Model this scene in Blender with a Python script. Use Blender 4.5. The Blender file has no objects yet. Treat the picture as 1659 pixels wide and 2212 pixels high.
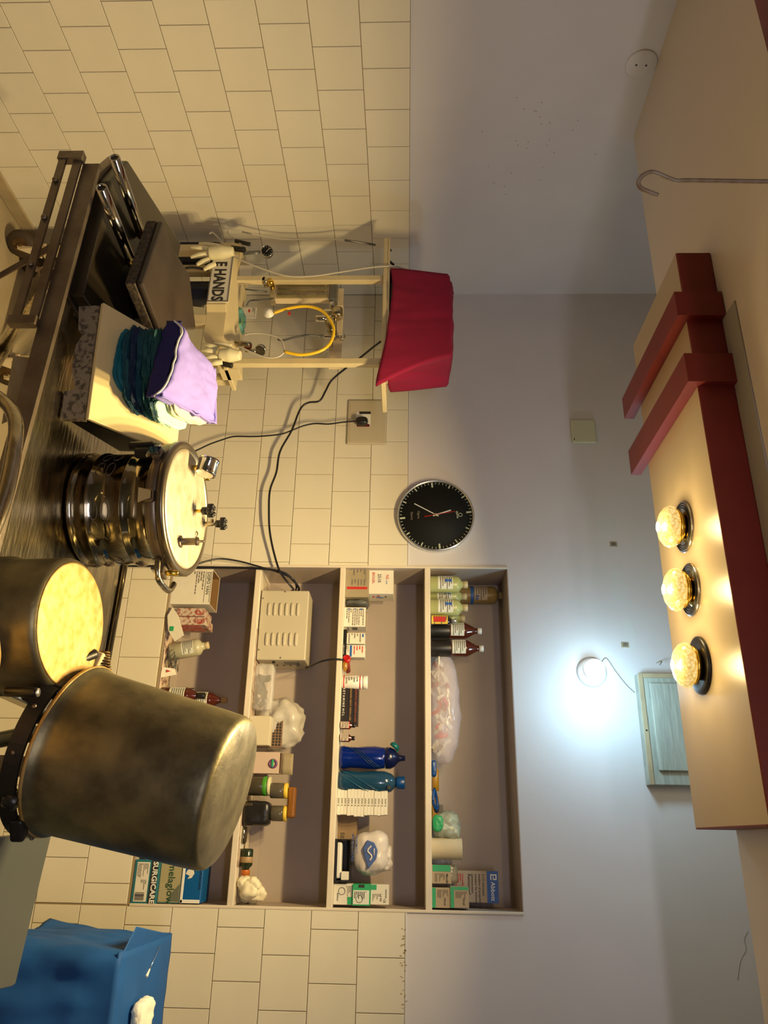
import bpy, bmesh, math, random
from mathutils import Vector, Matrix, noise
random.seed(7)
PI = math.pi
SC = bpy.context.scene
COL = SC.collection

# ------------------------------------------------------------------ camera (photo is rolled a quarter turn clockwise)
FPX, YAW, PIT, ROL = 1670.445, 0.40320, 0.0321, 0.0060
CAM = Vector((2.3086, -2.8695, 1.6041))
_cy, _sy = math.cos(YAW), math.sin(YAW)
_f0, _r0, _u0 = Vector((-_sy, _cy, 0)), Vector((_cy, _sy, 0)), Vector((0, 0, 1))
FW = _f0*math.cos(PIT) - _u0*math.sin(PIT)
_u = _u0*math.cos(PIT) + _f0*math.sin(PIT)
RT = _r0*math.cos(ROL) + _u*math.sin(ROL)          # towards the photo's bottom edge
UP = _u*math.cos(ROL) - _r0*math.sin(ROL)          # towards the photo's right edge
cam_d = bpy.data.cameras.new('camera')
cam = bpy.data.objects.new('camera', cam_d); COL.objects.link(cam)
cam_d.sensor_fit = 'VERTICAL'; cam_d.sensor_height = 36.0
cam_d.lens = 36.0*FPX/2212.0
cam_d.clip_start = 0.02
mx = UP; my = -RT; mz = -FW                         # camera x = world up, camera y = world left
cam.matrix_world = Matrix(((mx.x, my.x, mz.x, CAM.x), (mx.y, my.y, mz.y, CAM.y), (mx.z, my.z, mz.z, CAM.z), (0, 0, 0, 1)))
SC.camera = cam

# ------------------------------------------------------------------ world, colour, fill light
w = bpy.data.worlds.new('world'); SC.world = w; w.use_nodes = True
w.node_tree.nodes['Background'].inputs[0].default_value = (0.5, 0.5, 0.55, 1)
w.node_tree.nodes['Background'].inputs[1].default_value = 0.3
SC.view_settings.view_transform = 'Standard'
SC.view_settings.look = 'None'
SC.view_settings.gamma = 1.0
SC.view_settings.use_curve_mapping = False
SC.view_settings.exposure = 0.0

def area_light(name, loc, target, size, power, col, size_y=None):
    d = bpy.data.lights.new(name, 'AREA'); d.energy = power; d.color = col
    d.size = size
    if size_y: d.shape = 'RECTANGLE'; d.size_y = size_y
    o = bpy.data.objects.new(name, d); COL.objects.link(o)
    o.location = loc
    o.rotation_euler = (Vector(target)-Vector(loc)).to_track_quat('-Z', 'Y').to_euler()
    return o
def point_light(name, loc, power, col, rad):
    d = bpy.data.lights.new(name, 'POINT'); d.energy = power; d.color = col; d.shadow_soft_size = rad
    o = bpy.data.objects.new(name, d); COL.objects.link(o); o.location = loc
    return o
# added soft fill light behind the camera, no fixture there
area_light('rear_fill', (2.7, -3.9, 2.25), (0.9, 0.0, 2.35), 1.2, 15, (0.93, 0.88, 0.98), 0.12)
WARM = (1.0, 0.74, 0.34)
COOL = (0.47, 0.80, 1.0)

# pixel (in the 1659 x 2212 photo) -> point on a plane of the room
def ray(px, py): return FW + RT*((py-1106)/FPX) + UP*((px-829.5)/FPX)
def on_x(px, py, x): d = ray(px, py); return CAM + d*((x-CAM.x)/d.x)
def on_y(px, py, y): d = ray(px, py); return CAM + d*((y-CAM.y)/d.y)
def on_z(px, py, z): d = ray(px, py); return CAM + d*((z-CAM.z)/d.z)
def at_d(px, py, t): return CAM + ray(px, py)*t

# ------------------------------------------------------------------ materials
MATS = {}
def mat(name, col, rough=0.5, metal=0.0, var=0.0, vscale=8.0, bump=0.0, bscale=60.0, col2=None, alpha=1.0, emit=None, estr=0.0,
        coat=0.0, spec=None, trans=0.0, stretch=None, thresh=None, sheen=0.0):
    if name in MATS: return MATS[name]
    m = bpy.data.materials.new(name); m.use_nodes = True
    nt = m.node_tree; b = nt.nodes['Principled BSDF']
    b.inputs['Base Color'].default_value = (*col, 1)
    b.inputs['Roughness'].default_value = rough
    b.inputs['Metallic'].default_value = metal
    b.inputs['Coat Weight'].default_value = coat
    if spec is not None: b.inputs['Specular IOR Level'].default_value = spec
    if sheen: b.inputs['Sheen Weight'].default_value = sheen
    if trans: b.inputs['Transmission Weight'].default_value = trans
    if alpha < 1: b.inputs['Alpha'].default_value = alpha
    if emit: b.inputs['Emission Color'].default_value = (*emit, 1); b.inputs['Emission Strength'].default_value = estr
    tc = nt.nodes.new('ShaderNodeTexCoord')
    src = tc.outputs['Object']
    if stretch:
        mp = nt.nodes.new('ShaderNodeMapping'); mp.inputs['Scale'].default_value = stretch
        nt.links.new(src, mp.inputs[0]); src = mp.outputs[0]
    if var > 0 or col2:
        n = nt.nodes.new('ShaderNodeTexNoise'); n.inputs['Scale'].default_value = vscale; n.inputs['Detail'].default_value = 5
        nt.links.new(src, n.inputs['Vector'])
        r = nt.nodes.new('ShaderNodeValToRGB')
        c2 = col2 if col2 else tuple(max(0, c*(1-var)) for c in col)
        lo, hi = thresh if thresh else (0.35, 0.65)
        r.color_ramp.elements[0].position = lo; r.color_ramp.elements[0].color = (*c2, 1)
        r.color_ramp.elements[1].position = hi; r.color_ramp.elements[1].color = (*col, 1)
        nt.links.new(n.outputs[0], r.inputs[0]); nt.links.new(r.outputs[0], b.inputs['Base Color'])
    if bump > 0:
        n2 = nt.nodes.new('ShaderNodeTexNoise'); n2.inputs['Scale'].default_value = bscale; n2.inputs['Detail'].default_value = 4
        nt.links.new(src, n2.inputs['Vector'])
        bp = nt.nodes.new('ShaderNodeBump'); bp.inputs['Strength'].default_value = bump; bp.inputs['Distance'].default_value = 0.004
        nt.links.new(n2.outputs[0], bp.inputs['Height']); nt.links.new(bp.outputs[0], b.inputs['Normal'])
    MATS[name] = m
    return m

M_PLASTER = mat('painted_plaster', (0.66, 0.63, 0.64), 0.5, var=0.06, vscale=3, bump=0.05, bscale=90)
M_CEIL = mat('ceiling_paint', (0.72, 0.65, 0.58), 0.32, var=0.04, vscale=2, bump=0.04, bscale=6)
M_TILE = mat('cream_glazed_tile', (0.74, 0.69, 0.56), 0.22, var=0.06, vscale=4, bump=0.03, bscale=14)
M_GROUT = mat('tile_grout', (0.30, 0.23, 0.13), 0.9)
M_NICHE = mat('niche_paint', (0.44, 0.365, 0.315), 0.55, var=0.08, vscale=5, bump=0.05, bscale=70)
M_SHELF = mat('shelf_edge_paint', (0.70, 0.62, 0.50), 0.5, var=0.08, vscale=9, bump=0.08, bscale=50)
M_FLOOR = mat('floor_stone', (0.42, 0.34, 0.22), 0.35, var=0.2, vscale=5)
M_RED = mat('dark_red_paint', (0.19, 0.016, 0.009), 0.45, var=0.15, vscale=10, bump=0.05)
M_BEIGE = mat('beige_laminate', (0.52, 0.42, 0.27), 0.28, var=0.03, vscale=3, bump=0.10, bscale=5)
M_STEEL = mat('brushed_steel', (0.54, 0.47, 0.33), 0.22, 1.0, var=0.35, vscale=12, bump=0.28, bscale=20, stretch=(1, 6, 1))
M_CHROME = mat('chrome', (0.62, 0.60, 0.56), 0.10, 1.0)
M_POLISH = mat('polished_steel', (0.36, 0.32, 0.24), 0.09, 1.0, var=0.05, vscale=5, bump=0.02, bscale=6)
M_DSTEEL = mat('worn_steel_rail', (0.27, 0.225, 0.17), 0.42, 0.85, col2=(0.20, 0.15, 0.11), vscale=14, bump=0.15, bscale=80)
M_ALU = mat('dull_aluminium', (0.32, 0.275, 0.15), 0.46, 0.85, col2=(0.14, 0.122, 0.075), vscale=13, bump=0.22, bscale=55)
M_ALUTOP = mat('golden_aluminium', (0.52, 0.37, 0.15), 0.55, 0.5, col2=(0.42, 0.24, 0.05), vscale=48, bump=0.12, bscale=120)
M_LID = mat('brushed_aluminium_lid', (0.58, 0.53, 0.42), 0.5, 0.7, col2=(0.44, 0.38, 0.26), vscale=30, bump=0.08, bscale=90)
M_BLACK = mat('black_plastic', (0.012, 0.011, 0.010), 0.35)
M_BLACKM = mat('black_iron', (0.022, 0.019, 0.014), 0.42, 0.3, var=0.3, vscale=20, bump=0.15, bscale=60)
M_REX = mat('black_rexine', (0.022, 0.017, 0.010), 0.28, bump=0.25, bscale=7)
M_BROWN = mat('brown_worn_leather', (0.036, 0.026, 0.019), 0.36, col2=(0.022, 0.015, 0.011), vscale=9, bump=0.25, bscale=14)
M_CREAM = mat('cream_enamel', (0.66, 0.55, 0.32), 0.38, var=0.12, vscale=10, bump=0.03)
M_CREAM2 = mat('cream_enamel_dull', (0.42, 0.33, 0.20), 0.5, var=0.2, vscale=12)
M_SLAB = mat('cream_glossy_top', (0.82, 0.66, 0.34), 0.2, var=0.04, vscale=6, bump=0.02, bscale=12)
M_SPECK = mat('mildewed_edge', (0.25, 0.20, 0.13), 0.6, col2=(0.08, 0.062, 0.04), vscale=95, thresh=(0.40, 0.50), bump=0.2, bscale=80)
M_WHITE = mat('white_plastic', (0.78, 0.76, 0.70), 0.4)
M_CARD = mat('white_card', (0.72, 0.68, 0.58), 0.6, var=0.05, vscale=20)
M_OLIVE = mat('grey_brown_card', (0.33, 0.27, 0.17), 0.65, var=0.08, vscale=15)
M_KRAFT = mat('kraft_card', (0.24, 0.13, 0.045), 0.8)
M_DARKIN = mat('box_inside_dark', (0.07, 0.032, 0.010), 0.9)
M_TEALB = mat('teal_card', (0.02, 0.16, 0.20), 0.4)
M_NAVYP = mat('navy_print', (0.01, 0.015, 0.04), 0.4)
M_INK = mat('black_ink', (0.02, 0.02, 0.02), 0.6)
M_GREYINK = mat('grey_ink', (0.16, 0.14, 0.12), 0.7)
M_REDINK = mat('red_ink', (0.50, 0.02, 0.015), 0.5)
M_BLUEINK = mat('blue_ink', (0.02, 0.10, 0.38), 0.5)
M_GREEN = mat('green_card', (0.02, 0.34, 0.12), 0.45)
M_PURPLE = mat('lilac_cloth', (0.27, 0.22, 0.66), 0.85, var=0.08, vscale=9, bump=0.35, bscale=28)
M_NAVY = mat('navy_cloth', (0.016, 0.012, 0.085), 0.85, bump=0.3, bscale=30)
M_TEAL = mat('dark_teal_cloth', (0.004, 0.062, 0.085), 0.75, var=0.3, vscale=8, bump=0.35, bscale=26)
M_TEAL2 = mat('bright_teal_cloth', (0.0, 0.14, 0.19), 0.7, var=0.25, vscale=10, bump=0.3, bscale=26)
M_TEAL3 = mat('green_teal_cloth', (0.012, 0.085, 0.075), 0.8, var=0.3, vscale=9, bump=0.4, bscale=26)
M_CLOTHC = mat('cream_cloth', (0.72, 0.66, 0.42), 0.85, bump=0.3, bscale=30)
M_AQUA = mat('pale_aqua_cloth', (0.42, 0.68, 0.52), 0.85, bump=0.3, bscale=30)
M_MAG = mat('magenta_cloth', (0.27, 0.0015, 0.038), 0.9, var=0.25, vscale=7, bump=0.4, bscale=40, stretch=(1, 1, 0.5))
M_BLUE = mat('blue_drape', (0.0, 0.075, 0.30), 0.75, var=0.12, vscale=9, bump=0.35, bscale=16)
M_GLOVE = mat('cream_latex', (0.76, 0.70, 0.46), 0.5, bump=0.2, bscale=30)
M_COTTON = mat('crumpled_cream', (0.80, 0.73, 0.52), 0.8, bump=0.3, bscale=60)
M_GREYP = mat('grey_enamel_top', (0.052, 0.058, 0.056), 0.38, col2=(0.105, 0.085, 0.05), vscale=4, thresh=(0.32, 0.46), bump=0.08, bscale=10)
M_YHOSE = mat('yellow_hose', (0.86, 0.55, 0.02), 0.35)
M_WHOSE = mat('grey_hose', (0.50, 0.46, 0.38), 0.4)
M_DHOSE = mat('dark_grey_hose', (0.10, 0.10, 0.09), 0.4)
M_CORD = mat('black_cord', (0.008, 0.008, 0.014), 0.4)
M_GLASS = mat('clear_glass', (0.9, 0.9, 0.9), 0.05, trans=0.95)
M_CLEAR = mat('clear_plastic', (0.85, 0.83, 0.80), 0.12, alpha=0.30, bump=0.6, bscale=30)
M_FILM = mat('pinkish_plastic_film', (0.82, 0.72, 0.76), 0.15, alpha=0.42, bump=0.8, bscale=26)
M_BAG = mat('translucent_white_film', (0.72, 0.68, 0.62), 0.3, alpha=0.62, bump=0.6, bscale=22)
M_BAGW = mat('white_plastic_bag', (0.62, 0.56, 0.52), 0.35, bump=0.6, bscale=20)
M_GBAG = mat('greenish_plastic_bag', (0.42, 0.46, 0.36), 0.3, alpha=0.85, bump=0.7, bscale=24)
M_AMBER = mat('amber_glass', (0.075, 0.014, 0.006), 0.10, coat=0.5)
M_DARKG = mat('very_dark_glass', (0.012, 0.006, 0.010), 0.08, coat=0.5)
M_YGREEN = mat('yellow_green_plastic', (0.44, 0.47, 0.20), 0.3, alpha=0.93)
M_OILY = mat('ochre_plastic', (0.30, 0.20, 0.07), 0.3, alpha=0.9)
M_MILKY = mat('milky_plastic', (0.50, 0.47, 0.33), 0.35, alpha=0.9)
M_COBALT = mat('cobalt_plastic', (0.0, 0.012, 0.16), 0.18, coat=0.4)
M_TBLUE = mat('translucent_blue', (0.01, 0.055, 0.12), 0.15, alpha=0.88, coat=0.3)
M_BCAP = mat('blue_cap', (0.0, 0.05, 0.22), 0.35)
M_TCAP = mat('teal_cap', (0.0, 0.13, 0.14), 0.35)
M_DIAL = mat('black_dial', (0.008, 0.009, 0.009), 0.7, spec=0.2)
M_SILVER = mat('silver_rim', (0.72, 0.74, 0.75), 0.22, 0.9)
M_GOLD = mat('gold_reflector', (0.85, 0.56, 0.10), 0.22, 1.0)
M_WOODP = mat('grey_grained_board', (0.40, 0.42, 0.36), 0.5, col2=(0.28, 0.30, 0.26), vscale=10, stretch=(1, 1, 14))
M_PINE = mat('worn_cream_paint_metal', (0.62, 0.50, 0.32), 0.4, var=0.12, vscale=16)
M_YCAP = mat('yellow_lid', (0.74, 0.52, 0.06), 0.4)
M_JAR = mat('smoky_jar', (0.10, 0.085, 0.06), 0.15, alpha=0.85)
M_WOODB = mat('brown_varnish', (0.26, 0.10, 0.012), 0.3, var=0.3, vscale=14, stretch=(1, 8, 8))
M_ROLL = mat('plaster_roll', (0.66, 0.56, 0.38), 0.8, var=0.15, vscale=12)
M_RUST = mat('rusty_rod', (0.24, 0.15, 0.08), 0.6, col2=(0.36, 0.30, 0.22), vscale=40, metal=0.4)
M_TIRE = mat('rubber_wheel', (0.045, 0.030, 0.015), 0.7)
M_HUB = mat('rusty_hub', (0.12, 0.065, 0.02), 0.6, 0.5, var=0.4, vscale=40)
M_PATCH = mat('filler_patch', (0.63, 0.62, 0.62), 0.8)
M_LEDM = mat('led_diffuser', (1, 1, 1), 0.4, emit=(0.72, 0.95, 1.0), estr=9)
M_BULB = mat('lit_bulb_glass', (0.35, 0.26, 0.10), 0.12, emit=(1.0, 0.62, 0.16), estr=0.95, bump=0.8, bscale=60)
_nt = M_BULB.node_tree; _v = _nt.nodes.new('ShaderNodeTexVoronoi'); _v.inputs['Scale'].default_value = 130
_tc = _nt.nodes.new('ShaderNodeTexCoord'); _nt.links.new(_tc.outputs['Object'], _v.inputs['Vector'])
_r = _nt.nodes.new('ShaderNodeValToRGB'); _r.color_ramp.elements[0].color = (1.0, 0.80, 0.36, 1); _r.color_ramp.elements[1].color = (0.62, 0.36, 0.06, 1)
_r.color_ramp.elements[0].position = 0.1; _r.color_ramp.elements[1].position = 0.75
_nt.links.new(_v.outputs['Distance'], _r.inputs[0]); _nt.links.new(_r.outputs[0], _nt.nodes['Principled BSDF'].inputs['Emission Color'])
M_FIL = mat('lit_core', (1, 0.9, 0.6), 0.4, emit=(1.0, 0.86, 0.45), estr=5)

# ------------------------------------------------------------------ mesh builder
class G:
    """collects shapes (world coordinates unless the parent is a local one) and links them as ONE mesh"""
    def __init__(s): s.bm = bmesh.new()
    def box(s, a, b, bev=0.0, M=None, seg=1):
        a, b = Vector(a), Vector(b)
        r = bmesh.ops.create_cube(s.bm, size=1)
        vs = r['verts']; c = (a+b)/2; d = b-a
        for v in vs: v.co = Vector((c.x+v.co.x*d.x, c.y+v.co.y*d.y, c.z+v.co.z*d.z))
        if bev > 0:
            es = {e for v in vs for e in v.link_edges}
            rr = bmesh.ops.bevel(s.bm, geom=list(es), offset=bev, segments=seg, affect='EDGES', profile=0.5)
            vs = list({v for f in rr['faces'] for v in f.verts} | {v for v in vs if v.is_valid})
        if M is not None:
            for v in vs: v.co = M @ v.co
        return s
    def prism(s, pts, vec, bev=0.0):
        """polygon of 3D points swept by a vector"""
        vec = Vector(vec)
        lo = [s.bm.verts.new(Vector(p)) for p in pts]
        hi = [s.bm.verts.new(Vector(p)+vec) for p in pts]
        n = len(pts)
        fs = [s.bm.faces.new(lo), s.bm.faces.new(hi[::-1])]
        for i in range(n): fs.append(s.bm.faces.new((lo[i], hi[i], hi[(i+1) % n], lo[(i+1) % n])))
        bmesh.ops.recalc_face_normals(s.bm, faces=fs)
        if bev > 0:
            es = {e for f in fs for e in f.edges}
            bmesh.ops.bevel(s.bm, geom=list(es), offset=bev, segments=2, affect='EDGES', profile=0.5)
        return s
    def lathe(s, prof, n=32, M=None, cap=True):
        """prof: list of (radius, z)"""
        rings = []
        for r, z in prof:
            ring = []
            for i in range(n):
                a = 2*PI*i/n
                v = Vector((r*math.cos(a), r*math.sin(a), z))
                if M is not None: v = M @ v
                ring.append(s.bm.verts.new(v))
            rings.append(ring)
        for k in range(len(rings)-1):
            for i in range(n):
                f = s.bm.faces.new((rings[k][i], rings[k][(i+1) % n], rings[k+1][(i+1) % n], rings[k+1][i])); f.smooth = True
        if cap:
            if prof[0][0] > 1e-4: s.bm.faces.new(rings[0][::-1])
            if prof[-1][0] > 1e-4: s.bm.faces.new(rings[-1])
        return s
    def tube(s, pts, r, n=8, smooth=True, rs=None, closed=False):
        pts = [Vector(p) for p in pts]
        if smooth and len(pts) > 2: pts, rs = spline(pts, 5, rs)
        rings = []; prev = None
        for i, p in enumerate(pts):
            t = (pts[min(i+1, len(pts)-1)] - pts[max(i-1, 0)])
            if t.length < 1e-9: t = Vector((0, 0, 1))
            t.normalize()
            if prev is None:
                ref = Vector((0, 0, 1)) if abs(t.z) < 0.9 else Vector((1, 0, 0))
                u = t.cross(ref).normalized()
            else:
                u = (prev - t*prev.dot(t)); u = u.normalized() if u.length > 1e-6 else t.orthogonal().normalized()
            prev = u; v = t.cross(u)
            rr = rs[i] if rs else r
            rings.append([s.bm.verts.new(p + (u*math.cos(2*PI*k/n) + v*math.sin(2*PI*k/n))*rr) for k in range(n)])
        for k in range(len(rings)-1):
            for i in range(n):
                f = s.bm.faces.new((rings[k][i], rings[k][(i+1) % n], rings[k+1][(i+1) % n], rings[k+1][i])); f.smooth = True
        s.bm.faces.new(rings[0][::-1]); s.bm.faces.new(rings[-1])
        return s
    def ring(s, c, R, r, ax='z', n=32, m=8, M=None):
        c = Vector(c); rings = []
        for i in range(n):
            a = 2*PI*i/n; ring = []
            for k in range(m):
                b = 2*PI*k/m
                q = Vector(((R+r*math.cos(b))*math.cos(a), (R+r*math.cos(b))*math.sin(a), r*math.sin(b)))
                if ax == 'y': q = Vector((q.x, -q.z, q.y))
                if ax == 'x': q = Vector((q.z, q.x, q.y))
                q = c+q
                if M is not None: q = M @ q
                ring.append(s.bm.verts.new(q))
            rings.append(ring)
        for i in range(n):
            for k in range(m):
                f = s.bm.faces.new((rings[i][k], rings[(i+1) % n][k], rings[(i+1) % n][(k+1) % m], rings[i][(k+1) % m])); f.smooth = True
        return s
    def blob(s, c, d, amp=0.004, fr=25, seed=0, pw=4.0, n=14, M=None, flat=False, droop=0.0):
        """rounded, creased lump: a superellipsoid pushed about by noise; flat keeps its underside level"""
        c = Vector(c); d = Vector(d)/2
        grid = []
        r = bmesh.ops.create_icosphere(s.bm, subdivisions=4 if n > 10 else 3, radius=1)
        for v in r['verts']:
            q = v.co.copy(); e = 1.0/((abs(q.x)**pw+abs(q.y)**pw+abs(q.z)**pw)**(1/pw))
            q *= e
            p = Vector((q.x*d.x, q.y*d.y, q.z*d.z))
            nn = noise.noise(p*fr+Vector((seed*7.1, seed*3.3, seed)))*1.0 + abs(noise.noise(p*fr*2.3+Vector((seed, 9, 2))))*0.9
            dirn = Vector((q.x/d.x, q.y/d.y, q.z/d.z)).normalized()
            if flat and q.z < -0.5: nn *= 0.15
            p += dirn*(nn*amp)
            if droop: p.z -= droop*(q.x*q.x+q.y*q.y)*0.5
            if flat: p.z = max(p.z, -d.z)
            p = c+p
            if M is not None: p = M @ p
            v.co = p
        for f in s.bm.faces: f.smooth = True
        return s
    def quadgrid(s, fn, nu, nv, thick=None, smooth=True):
        V = [[s.bm.verts.new(fn(i/nu, j/nv)) for j in range(nv+1)] for i in range(nu+1)]
        for i in range(nu):
            for j in range(nv):
                f = s.bm.faces.new((V[i][j], V[i+1][j], V[i+1][j+1], V[i][j+1])); f.smooth = smooth
        return s
    def done(s, name, m, parent=None, smooth=None, solid=0.0):
        off = ORG.get(parent.name, Vector((0, 0, 0))) if parent is not None else Vector((0, 0, 0))
        if off.length: bmesh.ops.translate(s.bm, verts=s.bm.verts, vec=-off)
        me = bpy.data.meshes.new(name)
        bmesh.ops.recalc_face_normals(s.bm, faces=s.bm.faces)
        s.bm.to_mesh(me); s.bm.free()
        me.materials.append(m)
        o = bpy.data.objects.new(name, me); COL.objects.link(o)
        if parent is not None: o.parent = parent; ORG[o.name] = off
        else: ORG[o.name] = Vector((0, 0, 0))
        if smooth:
            for p in me.polygons: p.use_smooth = True
        if solid:
            md = o.modifiers.new('thickness', 'SOLIDIFY'); md.thickness = solid; md.offset = 0
        return o
ORG = {}
def spline(pts, k, rs=None):
    out = []; ro = [] if rs else None
    n = len(pts)
    for i in range(n-1):
        p0, p1, p2, p3 = pts[max(i-1, 0)], pts[i], pts[i+1], pts[min(i+2, n-1)]
        for j in range(k):
            t = j/k
            out.append(0.5*((2*p1)+(p2-p0)*t+(2*p0-5*p1+4*p2-p3)*t*t+(3*p1-p0-3*p2+p3)*t*t*t))
            if rs: ro.append(rs[i]*(1-t)+rs[i+1]*t)
    out.append(pts[-1])
    if rs: ro.append(rs[-1])
    return out, ro

def thing(name, label, cat, loc, group=None, rot=None):
    """Empty at the thing's base. With rot the parts are built in local coordinates, else in world coordinates"""
    o = bpy.data.objects.new(name, None); COL.objects.link(o); o.empty_display_size = 0.03
    o.location = loc; o['label'] = label; o['category'] = cat
    if group: o['group'] = group
    if rot is not None: o.rotation_euler = rot; ORG[o.name] = Vector((0, 0, 0))
    else: ORG[o.name] = Vector(loc)
    return o
def tag(o, label, cat, group=None, kind=None):
    if label: o['label'] = label
    if cat: o['category'] = cat
    if group: o['group'] = group
    if kind: o['kind'] = kind
    return o
def struct(o): o['kind'] = 'structure'; return o

def text(s, x, z, y, size, m, parent, face='front', align='LEFT', squash=1.0, name='lettering', roll=0.0, bold=0.012):
    """flat lettering on a face: front faces -y, side faces +x, top faces +z. (x, z) is the lower left of the line"""
    c = bpy.data.curves.new('t', 'FONT'); c.body = s; c.size = size; c.extrude = 0.0002; c.align_x = align; c.resolution_u = 2; c.offset = bold*size
    tmp = bpy.data.objects.new('t', c); COL.objects.link(tmp)
    dg = bpy.context.evaluated_depsgraph_get(); dg.update()
    me = bpy.data.meshes.new_from_object(tmp.evaluated_get(dg))
    bpy.data.objects.remove(tmp); bpy.data.curves.remove(c)
    if face == 'front': R = Matrix.Translation((x, y, z)) @ Matrix.Rotation(PI/2, 4, 'X')
    elif face == 'side': R = Matrix.Translation((y, x, z)) @ Matrix.Rotation(PI/2, 4, 'Z') @ Matrix.Rotation(PI/2, 4, 'X')
    else: R = Matrix.Translation((x, z, y))
    R = R @ Matrix.Rotation(roll, 4, 'Z') @ Matrix.Diagonal((squash, 1, 1, 1))
    off = ORG.get(parent.name, Vector((0, 0, 0)))
    me.transform(Matrix.Translation(-off) @ R)
    me.materials.clear(); me.materials.append(m)
    o = bpy.data.objects.new(name, me); COL.objects.link(o); o.parent = parent; ORG[o.name] = off
    return o
def patch(x0, x1, z0, z1, y, m, parent, name='label_panel', t=0.0006):
    return G().box((x0, y-t, z0), (x1, y, z1)).done(name, m, parent)
def lines(x0, x1, z0, z1, y, n, m, parent, vertical=False, seed=1, name='fine_print'):
    """rows of illegible small print"""
    g = G(); rnd = random.Random(seed)
    for i in range(n):
        z = z1-(i+0.5)*(z1-z0)/n; h = (z1-z0)/n*0.22
        x = x0
        while x < x1-(x1-x0)*0.08:
            L = (x1-x0)*rnd.uniform(0.06, 0.2); e = min(x+L, x1)
            g.box((x, y-0.0005, z-h), (e, y, z+h)); x = e+(x1-x0)*0.03
            if rnd.random() < 0.12: break
    return g.done(name, m, parent)

# ================================================================== THE SETTING
TW, TH = 0.1536, 0.155
NX0, NX1, NZ0, NZ1, ND = 1.32, 2.517, 0.678, 1.990, 0.212
CZ = 2.39
wb = G()
wb.box((-0.12, 0.0, -0.02), (NX0, 0.35, 2.85)).box((NX1, 0.0, -0.02), (4.3, 0.35, 2.85))
wb.box((NX0, 0.0, -0.02), (NX1, 0.35, NZ0)).box((NX0, 0.0, NZ1), (NX1, 0.35, 2.85)).box((NX0, ND, NZ0), (NX1, 0.35, NZ1))
wall_back = struct(wb.done('wall_back', M_PLASTER))
wl = G().box((-0.12, -4.2, -0.02), (0.0, 0.0, 2.85))
wall_left = struct(wl.done('wall_left', M_PLASTER))
M_DIM = mat('unseen_wall_dark', (0.20, 0.21, 0.17), 0.5)  # unseen walls given a dark colour to cut bounced fill light
struct(G().box((4.18, -4.2, -0.02), (4.3, 0.0, 2.85)).done('wall_right', M_DIM))
struct(G().box((-0.12, -4.32, -0.02), (4.3, -4.2, 2.85)).done('wall_rear', M_DIM))
struct(G().box((-0.12, -4.32, -0.12), (4.3, 0.35, 0.0)).done('floor', M_FLOOR))
ceil = struct(G().box((-0.12, -4.32, CZ), (4.3, -0.85, 2.9)).box((-0.12, -0.85, 2.82), (4.3, 0.35, 2.9)).done('ceiling', M_CEIL))
# grout bed behind the tiles
G().box((0.0, -4.2, 0.0), (0.0012, 0.0, 1.600)).done('grout_bed', M_GROUT, wall_left)
gb = G().box((0.0012, -0.0012, 0.0), (NX0, 0.0, 1.600)).box((NX1, -0.0012, 0.0), (4.18, 0.0, 1.600)).box((NX0, -0.0012, 0.0), (NX1, 0.0, NZ0))
gb.done('grout_bed', M_GROUT, wall_back)
# plaster lip on top of the tiles
G().box((0.0, -4.2, 1.600), (0.0045, -0.001, 1.606), 0.001).done('plaster_lip', M_PLASTER, wall_left)
G().box((0.0, -0.0045, 1.600), (NX0, 0.0, 1.606), 0.001).box((NX1, -0.0045, 1.600), (4.18, 0.0, 1.606), 0.001).done('plaster_lip', M_PLASTER, wall_back)
TM = {}
def tile_mesh(wd, ht):
    k = (round(wd, 4), round(ht, 4))
    if k not in TM:
        bm = bmesh.new(); g = 0.0011; c = 0.0012; t = 0.0035
        a, b2 = wd/2-g, ht/2-g
        lo = [bm.verts.new((x, 0, z)) for x, z in ((-a, -b2), (a, -b2), (a, b2), (-a, b2))]
        mi = [bm.verts.new((x, -t+c*0.6, z)) for x, z in ((-a, -b2), (a, -b2), (a, b2), (-a, b2))]
        hi = [bm.verts.new((x, -t, z)) for x, z in ((-a+c, -b2+c), (a-c, -b2+c), (a-c, b2-c), (-a+c, b2-c))]
        for A, B in ((lo, mi), (mi, hi)):
            for i in range(4): bm.faces.new((A[i], A[(i+1) % 4], B[(i+1) % 4], B[i]))
        bm.faces.new(hi)
        bmesh.ops.recalc_face_normals(bm, faces=bm.faces)
        me = bpy.data.meshes.new('tile'); bm.to_mesh(me); bm.free(); me.materials.append(M_TILE); TM[k] = me
    return TM[k]
def put_tile(x0, x1, z0, z1, wall):
    if x1-x0 < 0.005 or z1-z0 < 0.005: return
    o = bpy.data.objects.new('tile', tile_mesh(x1-x0, z1-z0)); COL.objects.link(o)
    tw = random.uniform(-0.0012, 0.0012); tv = random.uniform(-0.0012, 0.0012)
    if wall == 'back':
        o.parent = wall_back; o.location = ((x0+x1)/2, -0.0010, (z0+z1)/2); o.rotation_euler = (tw, 0, tv)
    else:
        o.parent = wall_left; o.location = (0.0010, (x0+x1)/2, (z0+z1)/2); o.rotation_euler = (0, tw, PI/2+tv)
NB = 11
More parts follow.
